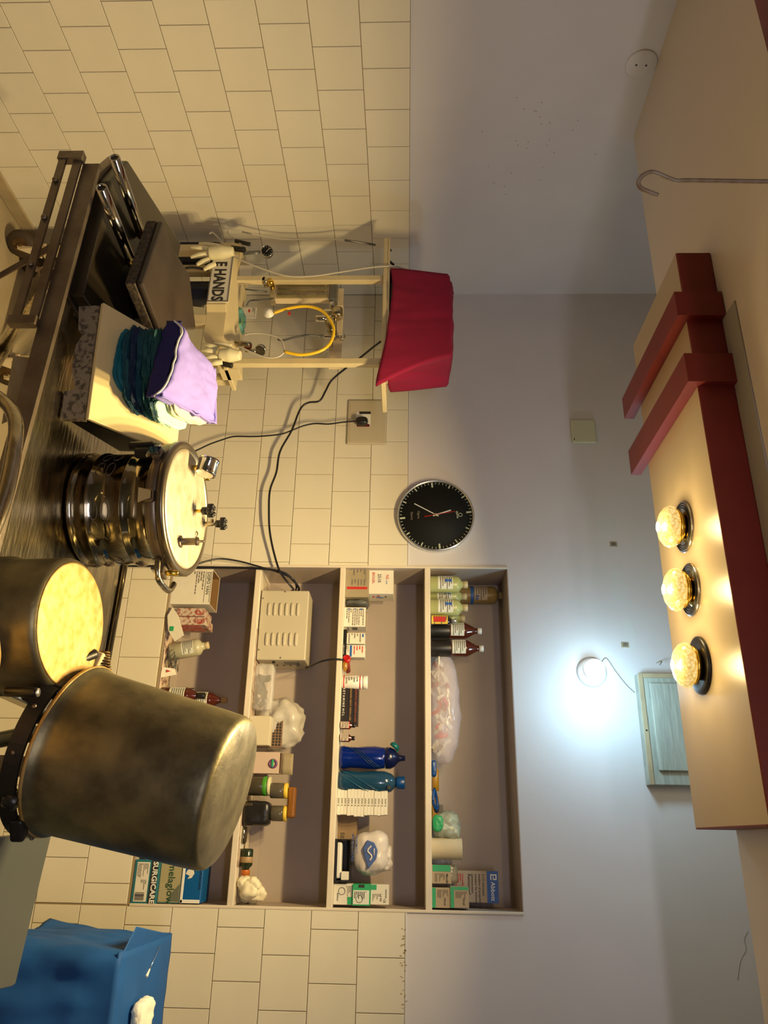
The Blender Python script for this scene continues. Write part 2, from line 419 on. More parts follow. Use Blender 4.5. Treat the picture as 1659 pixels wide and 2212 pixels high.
for j in range(NB):
    z1 = 1.6-TH*j; z0 = max(z1-TH, 0.0)
    # left wall
    par = 1 if j % 2 == 0 else 0
    y = -1.3604+TW/2*par-TW*9 if True else 0
    while y < -0.002:
        a, b = max(y, -2.35), min(y+TW, -0.004)
        if b > a: put_tile(a, b, z0, z1, 'left')
        y += TW
    # back wall, left and right of the niche
    off = 0.0 if j % 2 == 0 else 0.5*TW
    x = 0.4577-TW*4+off
    while x < NX0:
        a, b = max(x, 0.004), min(x+TW, NX0-0.004)
        if b > a: put_tile(a, b, z0, z1, 'back')
        x += TW
    x = 2.6542-TW*2+off
    while x < 3.5:
        a, b = max(x, NX1+0.004), x+TW
        if b > a: put_tile(a, b, z0, z1, 'back')
        x += TW
    if z0 < NZ0:
        zt = min(z1, NZ0-0.004)
        x = 0.4577+TW*5+off
        while x < NX1:
            a, b = max(x, NX0), min(x+TW, NX1)
            if b > a: put_tile(a, b, z0, zt, 'back')
            x += TW
struct(G().box((0.0045, -4.2, 0.0), (0.016, -0.02, 0.055), 0.003).done('baseboard_left', M_CREAM2))
struct(G().box((0.02, -0.018, 0.0), (4.17, -0.0055, 0.055), 0.003).done('baseboard_back', M_CREAM2))
# niche lining and the three built-in shelves
g = G().box((NX0, ND-0.003, NZ0), (NX1, ND, NZ1)).box((NX0, 0.001, NZ0), (NX0+0.003, ND-0.003, NZ1)).box((NX1-0.003, 0.001, NZ0), (NX1, ND-0.003, NZ1))
g.box((NX0+0.003, 0.001, NZ1-0.003), (NX1-0.003, ND-0.003, NZ1)).box((NX0+0.003, 0.001, NZ0), (NX1-0.003, ND-0.003, NZ0+0.003))
g.done('niche_lining', M_NICHE, wall_back)
FL = {1: NZ0+0.003, 2: 1.027, 3: 1.358, 4: 1.689}
for k, (a, b) in {2: (1.005, 1.027), 3: (1.337, 1.358), 4: (1.667, 1.689)}.items():
    G().box((NX0+0.003, -0.002, a), (NX1-0.003, ND-0.003, b), 0.0025, seg=2).done('shelf', M_SHELF, wall_back)
# raised plaster frame round the niche
G().box((NX0-0.006, -0.006, NZ0), (NX0+0.004, 0.001, NZ1), 0.002).box((NX1-0.004, -0.006, NZ0), (NX1+0.006, 0.001, NZ1), 0.002).done('niche_edge', M_SHELF, wall_back)
# filler patches and marks on the upper back wall
def blotch(cx, cz, wd, ht, seed, m=M_PATCH):
    g = G(); rnd = random.Random(seed); n = 22; pts = []
    for i in range(n):
        a = 2*PI*i/n; r = 1+rnd.uniform(-0.16, 0.16)
        pts.append((cx+wd/2*r*math.cos(a), -0.0006, cz+ht/2*r*math.sin(a)))
    g.prism(pts, (0, 0.0006, 0)); g.done('filler_patch', m, wall_back)
p1 = on_y(1310, 1130, 0); blotch(p1.x, p1.z, 0.10, 0.085, 3)
p1 = on_y(1335, 1260, 0); blotch(p1.x, p1.z, 0.18, 0.06, 5)
p1 = on_y(1360, 1370, 0); blotch(p1.x, p1.z, 0.14, 0.045, 9)
for px, py in ((1325, 1176), (1350, 1393)):
    p = on_y(px, py, 0)
    G().box((p.x-0.010, -0.002, p.z-0.014), (p.x+0.010, 0, p.z+0.014), 0.0006).done('anchor_plate', M_CREAM2, wall_back)
    G().box((p.x-0.006, -0.004, p.z-0.008), (p.x+0.006, -0.0015, p.z+0.008), 0.001).done('anchor_plug', M_GREYINK, wall_back)
G().tube([on_y(a_, b_, -0.0003) for a_, b_ in ((1616, 2012), (1608, 2030), (1612, 2052), (1600, 2076), (1594, 2118))], 0.0007, 5).done('hair_crack', M_GREYINK, wall_back)
g = G(); rnd = random.Random(6)
for i in range(34):
    p = on_y(rnd.uniform(864, 877), rnd.uniform(2005, 2180), 0); w_ = rnd.uniform(0.002, 0.006)
    g.box((p.x, -0.0052, p.z-0.0015), (p.x+w_*0.5, -0.0046, p.z+w_))
g.done('paint_drip', mat('ochre_stain', (0.33, 0.24, 0.10), 0.7), wall_back)['kind'] = 'stuff'
# conduit cover on the left wall
p = on_x(1385, 138, 0)
t = thing('junction_cover', 'round white junction cover with screw holes high on the left wall', 'cover plate', (0, p.y, p.z))
Mx = Matrix.Translation(p) @ Matrix.Rotation(PI/2, 4, 'Y')
G().lathe([(0.05, 0.0), (0.05, 0.003), (0.047, 0.005), (0.0, 0.0052)], 32, Mx).done('disc', M_PLASTER, t)
for a, b in ((-0.016, 0.0), (0.016, 0.002)):
    G().lathe([(0.0035, 0.005), (0.0035, 0.0058)], 12, Matrix.Translation(p+Vector((0, b, a))) @ Matrix.Rotation(PI/2, 4, 'Y')).done('screw_hole', M_INK, t)
g = G()
rnd = random.Random(4)
for i in range(26):
    y, z = -0.85+rnd.gauss(0, 0.14), 2.05+rnd.gauss(0, 0.1)
    g.box((0.0, y-0.002, z-0.002), (0.0006, y+0.002, z+0.002))
g.done('paint_fleck', M_CREAM2, wall_left)['kind'] = 'stuff'

# ================================================================== HANGING CEILING BOX WITH BULBS
BX0, BX1, BY0, BY1, BZ = 0.873, 2.268, -1.251, -0.835, 2.300
t = thing('ceiling_box', 'long beige and dark red box panel with three bulbs hung under ceiling', 'ceiling panel', ((BX0+BX1)/2, (BY0+BY1)/2, BZ))
G().box((BX0, BY0+0.004, BZ), (BX1-0.004, BY1, BZ+0.004)).done('underside', M_BEIGE, t)
G().box((BX0, BY0, BZ+0.0002), (BX1, BY0+0.014, CZ-0.001), 0.002).done('front_board', M_RED, t)
G().box((BX1-0.014, BY0+0.014, BZ+0.0002), (BX1, BY1, CZ-0.001), 0.001).done('end_board', M_RED, t)
G().box((BX0, BY0+0.014, BZ+0.004), (BX0+0.012, BY1, CZ-0.001), 0.001).done('end_board', M_BEIGE, t)
G().box((BX0+0.012, BY1-0.012, BZ+0.004), (BX1-0.014, BY1, CZ-0.001), 0.001).done('back_board', M_BEIGE, t)
for xa, xb in ((1.018, 1.090), (1.203, 1.283)):
    G().prism([(xa, BY0-0.022, BZ-0.03), (xa, BY1+0.075, BZ-0.03), (xa, BY1+0.075, BZ-0.0005), (xa, BY0-0.0005, BZ-0.0005), (xa, BY0-0.0005, CZ-0.002), (xa, BY0-0.022, CZ-0.002)], (xb-xa, 0, 0)).done('cross_band', M_RED, t)
BULBS = [(1.563, -1.037), (1.723, -1.020), (1.909, -1.015)]
for i, (x, y) in enumerate(BULBS):
    b = thing('downlight', ['first glowing glass bulb from the red cross bands, in ribbed ring', 'middle one of the three glowing glass bulbs under the beige box',
              'glowing glass bulb farthest from the cross bands, in smooth black ring'][i], 'light', (x, y, BZ))
    M = Matrix.Translation((x, y, BZ-0.0006)) @ Matrix.Rotation(PI, 4, 'X')
    if i < 2:
        G().lathe([(0.066, 0), (0.066, 0.003), (0.062, 0.0045), (0.045, 0.0040), (0.0, 0.003)], 40, M).done('trim_ring', M_CHROME, b)
        for R in (0.060, 0.054, 0.048):
            G().ring((0, 0, 0.0045), R, 0.0016, n=40, m=6, M=M).done('groove', M_BLACK, b)
    else:
        G().lathe([(0.068, 0), (0.068, 0.005), (0.062, 0.008), (0.045, 0.006), (0.0, 0.004)], 40, M).done('trim_ring', M_BLACK, b)
    G().lathe([(0.030, 0.003), (0.044, 0.014), (0.047, 0.022), (0.044, 0.0225), (0.0, 0.020)], 32, M).done('reflector', M_GOLD, b)
    bu = G().lathe([(0.044, 0.0232), (0.052, 0.028), (0.054, 0.036), (0.050, 0.046), (0.038, 0.056), (0.020, 0.062), (0.0, 0.064)], 32, M).done('bulb', M_BULB, b)
    G().lathe([(0.0, 0.0635), (0.012, 0.0645), (0.014, 0.066), (0.0, 0.070)], 16, M).done('filament_spot', M_FIL, b)
    dl = area_light('downlight_glow', (x, y, BZ-0.078), (x, y-0.001, 0), 0.07, 14.5, WARM).data; dl.shape = 'DISK'; dl.spread = 2.62
    point_light('downlight_halo', (x, y, BZ-0.12), 1.9, WARM, 0.03)
# second box seen at the corner of the ceiling
p = on_z(1628, 0, 2.3); q = on_z(1659, 135, 2.3)
G2 = G().box((0.0, -2.10, 2.3), (1.6, p.y, CZ-0.001), 0.002)
tag(G2.done('ceiling_beam', M_RED), 'dark red beam under the ceiling at the far left corner of view', 'beam')
# thin plaster strip on the ceiling beside the box, its shade put into the grey
tag(G().box((1.09, -1.330, CZ-0.004), (2.4, -1.253, CZ), 0.001).done('ceiling_batten', mat('shaded_batten_grey', (0.34, 0.32, 0.29), 0.6)), 'thin ceiling batten beside the red panel edge, painted grey as if shaded', 'batten')

# hook hanging from the ceiling
hp = [at_d(1659, 392, 1.3), at_d(1560, 391, 1.3), at_d(1480, 390, 1.3), at_d(1462, 391, 1.3), at_d(1440, 383, 1.3), at_d(1410, 372, 1.3), at_d(1390, 378, 1.3), at_d(1379, 392, 1.3), at_d(1383, 405, 1.3), at_d(1400, 414, 1.3), at_d(1421, 422, 1.3)]
hp = [Vector((hp[0].x, hp[0].y, CZ-0.003))]+hp
tag(G().tube(hp, 0.0038, 10).done('ceiling_hook', M_RUST), 'rusty iron rod with a hooked end hanging from the ceiling', 'hook')

# ================================================================== LED LAMP ON THE BACK WALL
lp = on_y(1278, 1452, 0)
t = thing('wall_lamp', 'round white wall lamp glowing cool blue-white on the back wall', 'lamp', (lp.x, 0, lp.z))
M = Matrix.Translation((lp.x, 0, lp.z)) @ Matrix.Rotation(PI/2, 4, 'X')
G().lathe([(0.055, 0.0), (0.055, 0.004), (0.046, 0.010), (0.040, 0.012), (0.0, 0.012)], 36, M).done('base_plate', M_PLASTER, t)
G().lathe([(0.026, 0.012), (0.030, 0.030), (0.0, 0.030)], 24, M).done('holder', M_WHITE, t)
G().lathe([(0.030, 0.030), (0.037, 0.045), (0.036, 0.060), (0.025, 0.075), (0.0, 0.080)], 28, M).done('diffuser', M_LEDM, t)
point_light('wall_lamp_glow', (lp.x+0.10, -0.25, lp.z+0.01), 6.2, COOL, 0.05)
# thin wire from the lamp to the board
tag(G().tube([on_y(1300, 1430, -0.004), on_y(1310, 1422, -0.004), on_y(1330, 1450, -0.004), on_y(1352, 1478, -0.004), on_y(1371, 1496, -0.004)], 0.0012, 6).done('wire', M_GREYINK),
    'thin grey wire from the glowing wall lamp to the boxed board', 'wire')
# boxed board high on the wall
x0, x1, z0 = 1.732, 2.113, 2.434
t = thing('wall_board', 'grey wood-grained framed board cover high on the back wall', 'board', ((x0+x1)/2, 0, z0))
G().box((x0, -0.045, z0), (x1, 0.0, 2.70), 0.002).done('box', M_WOODP, t)
G().box((x0+0.035, -0.058, z0+0.035), (x1-0.045, -0.045, 2.69), 0.003).done('door_panel', M_WOODP, t)
G().box((x0, -0.050, z0), (x1, -0.0451, z0+0.016), 0.001).box((x0, -0.050, z0+0.0165), (x0+0.016, -0.0451, 2.70), 0.001).done('edge_strip', M_CREAM2, t)
G().lathe([(0.003, 0), (0.003, 0.002)], 10, Matrix.Translation((x0+0.2, -0.050, z0+0.008)) @ Matrix.Rotation(PI/2, 4, 'X')).done('screw', M_INK, t)
p = on_y(1418, 1432, 0)
tag(G().tube([(p.x, 0, p.z), (p.x, -0.03, p.z+0.01), (p.x+0.015, -0.035, p.z)], 0.0016, 6).done('nail', M_RUST), 'rusty nail sticking out of the wall beside the board', 'nail')
# blank switch plate
t = thing('switch_plate', 'blank cream square plate on the upper back wall', 'wall plate', (0.715, 0, 2.332))
G().box((0.659, -0.010, 2.281), (0.771, 0, 2.383), 0.006, seg=2).done('plate', mat('plate_cream', (0.60, 0.60, 0.44), 0.4), t)
G().box((0.750, -0.0108, 2.288), (0.757, -0.0098, 2.292)).done('plate_mark', M_INK, t)

# ================================================================== WALL CLOCK
CC = Vector((1.107, 0, 1.7115)); CR = 0.1545
t = thing('wall_clock', 'round black-faced wall clock with a silver rim', 'clock', CC)
M = Matrix.Translation(CC) @ Matrix.Rotation(PI/2, 4, 'X')
G().lathe([(CR-0.012, 0.0), (CR-0.002, 0.006), (CR, 0.022), (CR-0.003, 0.030), (CR-0.007, 0.030), (CR-0.008, 0.022), (0.0, 0.0215)], 64, M).done('rim', M_SILVER, t)
dial = G().lathe([(CR-0.0082, 0.0216), (CR-0.0082, 0.0232), (0.0, 0.0233)], 64, M).done('dial', M_DIAL, t)
TILT = math.radians(-6)   # clock hangs turned a little
def rotc(a): return Matrix.Translation(CC) @ Matrix.Rotation(a+TILT, 4, 'Y')
m_ind = mat('clock_markers', (0.42, 0.46, 0.36), 0.5)
g = G(); g2 = G()
for i in range(60):
    Mr = rotc(i*PI/30)
    if i % 15 == 0: g.box((-0.0035, -0.0245, CR-0.032), (0.0035, -0.0236, CR-0.011), M=Mr)
    elif i % 5 == 0: g.box((-0.0024, -0.0245, CR-0.026), (0.0024, -0.0236, CR-0.011), M=Mr)
    else: g2.box((-0.0010, -0.0243, CR-0.019), (0.0010, -0.0236, CR-0.011), M=Mr)
g.done('hour_marker', m_ind, dial); g2.done('minute_marker', m_ind, dial)
m_hand = mat('clock_hand', (0.60, 0.60, 0.60), 0.4)
G().box((-0.0025, -0.0275, -0.012), (0.0025, -0.0262, 0.064), M=rotc(math.radians(-13))).done('hour_hand', m_hand, t)
G().box((-0.0018, -0.0292, -0.012), (0.0018, -0.0280, 0.098), M=rotc(math.radians(-145.0))).done('minute_hand', m_hand, t)
G().box((-0.0009, -0.0305, -0.047), (0.0009, -0.0297, 0.078), M=rotc(math.radians(-9+4))).box((-0.002, -0.0305, -0.047), (0.002, -0.0297, -0.02), M=rotc(math.radians(-5))).done('second_hand', M_REDINK, t)
G().lathe([(0.005, 0.024), (0.005, 0.033), (0.0, 0.034)], 16, M).done('hub', M_CREAM2, t)
text('ajanta', CC.x-0.018, CC.z+0.081, -0.0237, 0.0135, m_ind, dial, roll=TILT*-1)
G().ring((CC.x-0.002, -0.0242, CC.z+0.098), 0.007, 0.0013, 'y', 20, 5).done('emblem', m_ind, dial)
text('Ogura', CC.x-0.018, CC.z-0.072, -0.0237, 0.013, M_GREYINK, dial)
text('Quartz', CC.x-0.014, CC.z-0.099, -0.0237, 0.012, M_GREYINK, dial)

# ================================================================== SOCKET, PLUG AND CORDS
t = thing('wall_socket', 'large cream socket plate on the tiled wall with a switched socket', 'socket', (0.675, 0, 1.424))
mpl = mat('socket_cream', (0.52, 0.45, 0.32), 0.4)
G().box((0.567, -0.014, 1.341), (0.783, -0.0045, 1.508), 0.006, seg=2).done('plate', mpl, t)
G().box((0.578, -0.0150, 1.352), (0.772, -0.0138, 1.490), 0.0006).done('inner_panel', mpl, t)
G().box((0.63, -0.0165, 1.378), (0.70, -0.0148, 1.440), 0.001).done('module', M_WHITE, t)
G().box((0.690, -0.0190, 1.382), (0.701, -0.0150, 1.437), 0.001).done('rocker', mat('maroon_rocker', (0.12, 0.01, 0.01), 0.4), t)
G().box((0.630, -0.020, 1.392), (0.640, -0.0150, 1.440), 0.001).done('socket_frame', M_BLACK, t)
for zz in (1.428, 1.412): G().lathe([(0.003, 0), (0.003, 0.001)], 10, Matrix.Translation((0.675, -0.0165, zz)) @ Matrix.Rotation(PI/2, 4, 'X')).done('pin_hole', M_INK, t)
pc = on_y(780, 911, -0.03)
t = thing('power_plug', 'black plug pushed into the wall socket with its cord running down behind the steel vessel', 'plug', (pc.x, -0.0166, pc.z))
G().blob((pc.x, -0.034, pc.z+0.004), (0.036, 0.034, 0.050), 0.001, 20, 3, pw=3).done('plug_body', M_BLACK, t)
cp = [(pc.x, -0.036, pc.z-0.014)]+[tuple(on_y(a, b, -0.035)) for a, b in ((765, 910), (740, 912), (710, 916), (680, 915), (655, 920), (632, 929), (610, 937), (580, 941), (545, 943), (505, 943), (480, 950), (452, 960), (420, 975), (380, 990))]
G().tube(cp, 0.0032, 8).done('cord', M_CORD, t)

# ================================================================== NICHE CONTENTS
def carton(name, label, px0, px1, py0, py1, y0, depth, floor, m, cat='box', group=None, top=None, open_top=False, zl=None, inner=None):
    """box whose front face spans the photo rows py0..py1; it rests at height `floor` and reaches photo column px1"""
    a = on_y(px0, py0, y0); b = on_y(px1, py1, y0)
    x0, x1 = a.x, b.x; z1 = (on_y(px1, (py0+py1)/2, y0)).z if top is None else top
    t = thing(name, label, cat, ((x0+x1)/2, y0+depth/2, floor), group)
    if not open_top:
        G().box((x0, y0, floor), (x1, y0+depth, z1), 0.0012).done('body', m, t)
    else:
        w_ = 0.0012
        g = G().box((x0, y0, floor), (x1, y0+depth, floor+w_)).box((x0, y0, floor+w_), (x0+w_, y0+depth, z1)).box((x1-w_, y0, floor+w_), (x1, y0+depth, z1))
        g.box((x0+w_, y0, floor+w_), (x1-w_, y0+w_, z1)).box((x0+w_, y0+depth-w_, floor+w_), (x1-w_, y0+depth, z1))
        g.done('body', m, t)
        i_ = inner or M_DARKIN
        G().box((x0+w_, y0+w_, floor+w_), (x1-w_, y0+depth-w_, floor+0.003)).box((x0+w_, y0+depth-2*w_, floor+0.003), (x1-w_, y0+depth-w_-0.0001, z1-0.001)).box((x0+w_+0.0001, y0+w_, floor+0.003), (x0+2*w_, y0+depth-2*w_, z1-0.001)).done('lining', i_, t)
    return t, x0, x1, floor, z1, y0
def bottle(name, label, px, py, y, floor, prof, m, cap=None, capm=None, group=None, n=28, rot=None, cat='bottle', lab=None, labm=None, x=None):
    """lathe bottle; prof in metres; label band lab=(z0,z1,radius)"""
    if x is None: x = on_y(px, py, y).x
    t = thing(name, label, cat, (x, y, floor), group, rot=rot or (0, 0, 0))
    G().lathe(prof, n).done('body', m, t)
    if cap: G().lathe(cap, 20).done('cap', capm, t)
    if lab:
        z0, z1, r = lab
        g = G(); nn = 14; pr = []
        for i in range(nn+1):
            a = -PI/2-1.0+2.0*i/nn-0.15
            pr.append(a)
        g.quadgrid(lambda u, v: Vector(((r+0.0006)*math.cos(pr[0]+(pr[-1]-pr[0])*u), (r+0.0006)*math.sin(pr[0]+(pr[-1]-pr[0])*u), z0+(z1-z0)*v)), nn, 1)
        lo = g.done('label_band', labm, t)
        g = G(); rr = r+0.0012
        for k in range(6):
            zz = z1-(k+0.7)*(z1-z0)/7
            g.quadgrid(lambda u, v, zz=zz, k=k: Vector((rr*math.cos(-PI/2-0.8+(1.0+0.3*(k % 3))*u), rr*math.sin(-PI/2-0.8+(1.0+0.3*(k % 3))*u), zz-(z1-z0)*0.03+(z1-z0)*0.06*v)), 8, 1)
        g.done('fine_print', M_GREYINK, lo)
    return t

# ---- top cell (4)
F4 = FL[4]
def flat_bottle_prof(r, h, neck=0.014, nh=0.02, sh=0.022):
    return [(r*0.92, 0.0), (r, 0.004), (r, h-sh-nh), (r*0.92, h-sh*0.55-nh), (r*0.6, h-sh*0.15-nh), (neck, h-nh), (neck, h-nh*0.5), (0.0, h-nh*0.5)]
def cap_prof(r, z0, z1): return [(r, z0), (r, z1-0.001), (r-0.001, z1), (0.0, z1)]
mlw = mat('bottle_label_white', (0.66, 0.68, 0.60), 0.6)
for i, (py, y, px1, lb) in enumerate(((1254, 0.035, 1010, 'yellow-green plastic bottle nearest the left end of the top shelf'),
        (1303, 0.040, 1010, 'yellow-green plastic bottle beside the small bottle with a yellow and red label'),
        (1279, 0.125, 1008, 'yellow-green plastic bottle set back between two others on the top shelf'),
        (1326, 0.150, 1004, 'yellow-green plastic bottle standing behind the small red-labelled one'))):
    h = on_y(px1, py, y).z-F4
    bt = bottle('plastic_bottle', lb, 0, py, y, F4, flat_bottle_prof(0.033, h-0.004), M_YGREEN, cap_prof(0.0145, h-0.020, h), M_CREAM, group='yellow-green bottles on the top shelf', lab=(0.030, 0.088, 0.033) if i != 3 else None, labm=mlw)
    if i != 3:
        for k in (0, 1): G().lathe([(0.0065, 0), (0.0065, 0.0008)], 14, Matrix.Translation((-0.006, -0.0338, 0.076-k*0.013)) @ Matrix.Rotation(PI/2, 4, 'X')).done('blue_dot', M_BLUEINK, bt)
y = 0.165; h = on_y(1088, 1275, y).z-F4
bt = bottle('plastic_bottle', 'tall ochre plastic bottle behind the yellow-green ones on the top shelf', 0, 1276, y, F4, flat_bottle_prof(0.036, h-0.004), M_OILY, cap_prof(0.015, h-0.020, h), M_CREAM2,
            lab=(h-0.135, h-0.070, 0.036), labm=mat('tan_label', (0.52, 0.40, 0.28), 0.6))
G().lathe([(0.0370, h-0.137), (0.0372, h-0.136), (0.0372, h-0.125), (0.0370, h-0.124)], 28, cap=False).done('blue_band', M_BLUEINK, bt)
text('96', 0.010, h-0.118, -0.0377, 0.022, M_BLUEINK, bt)
bt = bottle('medicine_bottle', 'small dark bottle with yellow and red label and silver cap', 0, 1331, 0.030, F4, flat_bottle_prof(0.021, 0.095, 0.009, 0.016, 0.018), M_DARKG, cap_prof(0.010, 0.080, 0.100), M_SILVER, lab=(0.004, 0.066, 0.021), labm=M_YCAP)
G().box((-0.010, -0.0232, 0.012), (0.010, -0.0212, 0.058)).done('red_panel', M_REDINK, bt)
for i, (py, pxt, lb) in enumerate(((1352, 1040, 'first brown glass bottle with white cap right of the red-labelled one'), (1389, 1044, 'second brown glass bottle with white cap, next to the clear bag'))):
    y = 0.075 if i == 0 else 0.055; h = on_y(pxt, py, y).z-F4
    pr = [(0.030, 0), (0.032, 0.004), (0.032, h-0.067), (0.028, h-0.055), (0.011, h-0.026), (0.011, h-0.010), (0, h-0.010)]
    bt = bottle('medicine_bottle', lb, 0, py, y, F4, pr, M_AMBER, cap_prof(0.0125, h-0.017, h), M_WHITE, group='brown glass bottles on the top shelf', lab=(h-0.120, h-0.069, 0.032), labm=mlw)
    G().lathe([(0.0326, 0.003), (0.0328, 0.004), (0.0328, h-0.126), (0.0326, h-0.125)], 28, cap=False).done('dark_lower_band', M_BLACK, bt)  # black band round the lower body
# clear bag of pinkish packets
a, b = on_y(931, 1412, 0.06), on_y(931, 1648, 0.06)
t = thing('plastic_bag', 'long clear bag stuffed with pink and white packets on the top shelf', 'bag', ((a.x+b.x)/2, 0.09, F4))
zt = on_y(993, 1530, 0.06).z
G().blob(((a.x+b.x)/2, 0.09, F4+(zt-F4)/2-0.004), (b.x-a.x, 0.15, (zt-F4)+0.008), 0.007, 26, 2, pw=2.4, flat=True).done('film', M_FILM, t)
g = G(); g2 = G(); rnd = random.Random(12)
for i in range(60):
    u = rnd.uniform(-0.85, 0.85); xx = (a.x+b.x)/2+u*(b.x-a.x)/2
    hh = (zt-F4)*math.sqrt(max(0.05, 1-u*u))*0.72
    c = Vector((xx, rnd.uniform(0.04, 0.12), F4+rnd.uniform(0.012, max(0.016, hh))))
    Mr = Matrix.Translation(c) @ Matrix.Rotation(rnd.uniform(0, 3), 4, 'X') @ Matrix.Rotation(rnd.uniform(0, 3), 4, 'Z')
    (g if i % 4 else g2).box((-0.018, -0.007, -0.002), (0.018, 0.007, 0.002), M=Mr)
g.done('packets', M_CARD, t)['kind'] = 'stuff'; g2.done('red_packets', M_REDINK, t)['kind'] = 'stuff'
# blue tool, ochre tool
def onF(px, py, y, dz=0.0):
    p = on_y(px, py, y); return Vector((p.x, y, p.z+dz))
t = thing('scissors', 'blue-handled scissors lying on the top shelf', 'scissors', (on_y(940, 1690, 0.05).x, 0.05, F4))
xs = on_y(940, 1655, 0.05).x; xe = on_y(940, 1745, 0.05).x
zz = F4+0.006
G().tube([(xe-0.02, 0.02, zz), (xe+0.004, 0.03, zz+0.01), (xe-0.004, 0.05, zz+0.016), (xe-0.035, 0.05, zz+0.012), (xe-0.06, 0.035, zz+0.004), (xe-0.02, 0.02, zz)], 0.0048, 8).done('handle_loop', M_BCAP, t)
G().tube([(xe-0.02, 0.06, zz), (xe+0.012, 0.07, zz+0.012), (xe+0.0, 0.09, zz+0.020), (xe-0.04, 0.085, zz+0.014), (xe-0.065, 0.06, zz+0.006)], 0.0046, 8).done('handle_loop', M_NAVYP, t)
G().prism([(xe-0.06, 0.04, zz-0.004), (xe-0.06, 0.055, zz-0.004), (xs, 0.09, zz-0.004), (xs, 0.086, zz-0.004)], (0, 0, 0.003)).done('blade', M_SILVER, t)
t = thing('wristband', 'dark blue plastic strap lying near the shelf front by the clear bag', 'strap', (on_y(935, 1665, 0.02).x, 0.02, F4))
x_ = on_y(935, 1660, 0.02).x
G().blob((x_, 0.022, F4+0.009), (0.056, 0.030, 0.018), 0.002, 30, 5, flat=True).done('strap', M_BCAP, t)
t = thing('marker_pen', 'ochre-yellow marker pen lying behind the blue strap', 'pen', (x_+0.03, 0.06, F4))
M = Matrix.Translation((x_-0.005, 0.10, F4+0.0155)) @ Matrix.Rotation(PI/2, 4, 'Y')
G().lathe([(0.009, 0), (0.0145, 0.004), (0.0145, 0.075), (0.0, 0.080)], 16, M).done('barrel', mat('ochre_pen', (0.40, 0.20, 0.01), 0.4), t)
t = thing('plug_adaptor', 'small grey clip on an ochre block behind the blue scissors', 'clip', (xe-0.02, 0.15, F4))
G().box((xe-0.045, 0.14, F4), (xe+0.05, 0.17, F4+0.030), 0.002).done('block', mat('ochre_pen', (0.4, 0.2, 0.01)), t)
G().box((xe-0.015, 0.150, F4+0.0301), (xe+0.012, 0.160, F4+0.046), 0.001).done('clip', M_GREYINK, t)
# crumpled green bag
a, b = on_y(935, 1757, 0.05), on_y(935, 1814, 0.05); zt = on_y(996, 1785, 0.05).z
t = thing('plastic_bag', 'crumpled greenish plastic bag beside the plaster roll', 'bag', ((a.x+b.x)/2, 0.08, F4))
G().blob(((a.x+b.x)/2, 0.085, F4+(zt-F4)/2), (b.x-a.x, 0.11, zt-F4), 0.014, 30, 8, pw=2.6, flat=True).done('film', M_GBAG, t)
G().blob(((a.x+b.x)/2-0.01, 0.030, F4+0.022), (0.05, 0.02, 0.036), 0.004, 40, 3, flat=True).done('green_scrap', M_GREEN, t)
# roll
xx = on_y(950, 1833, 0.06).x; h = on_y(998, 1833, 0.045).z-F4
t = thing('bandage_roll', 'cream plaster bandage roll standing on end', 'roll', (xx, 0.055, F4), rot=(0, 0, 0))
g = G().lathe([(0.0335, 0), (0.0345, 0.002), (0.0345, h-0.002), (0.0335, h), (0.013, h), (0.011, h-0.004), (0.011, h-0.02), (0, h-0.02)], 32)
g.done('roll', M_ROLL, t)
g = G()
for k in range(4): g.ring((0, 0, h), 0.016+0.0045*k, 0.0008, n=28, m=5)
g.done('wound_layer', M_CREAM2, t)
t = thing('bandage_pack', 'small clear wrapped pack wedged between roll and green-topped cartons', 'pack', (on_y(950, 1858, 0.12).x, 0.12, F4))
G().blob((on_y(950, 1858, 0.12).x+0.002, 0.125, F4+0.036), (0.04, 0.06, 0.072), 0.005, 30, 4, flat=True).done('wrap', M_BAG, t)
# cartons at the right end of the top shelf
t, x0, x1, z0, z1, y0 = carton('carton', 'tan and green carton with its flap torn open beside the roll', 931, 975, 1868, 1909, 0.03, 0.055, F4, M_OLIVE, open_top=True)
patch(x0, x1, z0+0.001, z1-0.001, y0, mat('tan_card', (0.42, 0.32, 0.2), 0.6), t); patch(x0, x0+(x1-x0)*0.35, z0+0.003, z1-0.003, y0-0.0007, M_GREEN, t, 'green_panel')
lines(x0+0.026, x1-0.005, z0+0.010, z1-0.022, y0-0.0015, 7, M_GREYINK, t); text('Mersilk', x0+0.027, z1-0.018, -0.0005+y0-0.0008, 0.010, M_INK, t)
G().quadgrid(lambda u, v: Vector((x0+(x1-x0)*u, y0+0.053+0.012*v*v, z1+0.024*v)), 4, 5).done('flap', M_OLIVE, t, solid=0.001)
g = G()
for k in range(5): g.box((x0+0.006+k*0.011, y0+0.008, z0+0.01), (x0+0.013+k*0.011, y0+0.045, z1+0.006-0.002*k), 0.001)
g.done('foil_packets', M_WHITE, t)
t, x0, x1, z0, z1, y0 = carton('carton', 'green-sided suture carton lowest in the right corner of the top shelf', 931, 972, 1917, 1962, 0.025, 0.06, F4, mat('tan_card', (0.42, 0.32, 0.2)), group='green-sided cartons at the right end of the top shelf')
zA = z1
for (tt, za, zb, s) in ((t, z0, z1, 1),):
    patch(x0+0.0005, x1-0.0005, za+0.0015, za+0.013, y0, M_GREEN, tt, 'green_panel'); lines(x0+0.006, x1-0.03, za+0.018, zb-0.006, y0-0.0008, 8, M_GREYINK, tt, seed=s); text('Vicryl', x1-0.031, zb-0.020, y0-0.0005, 0.010, M_INK, tt)
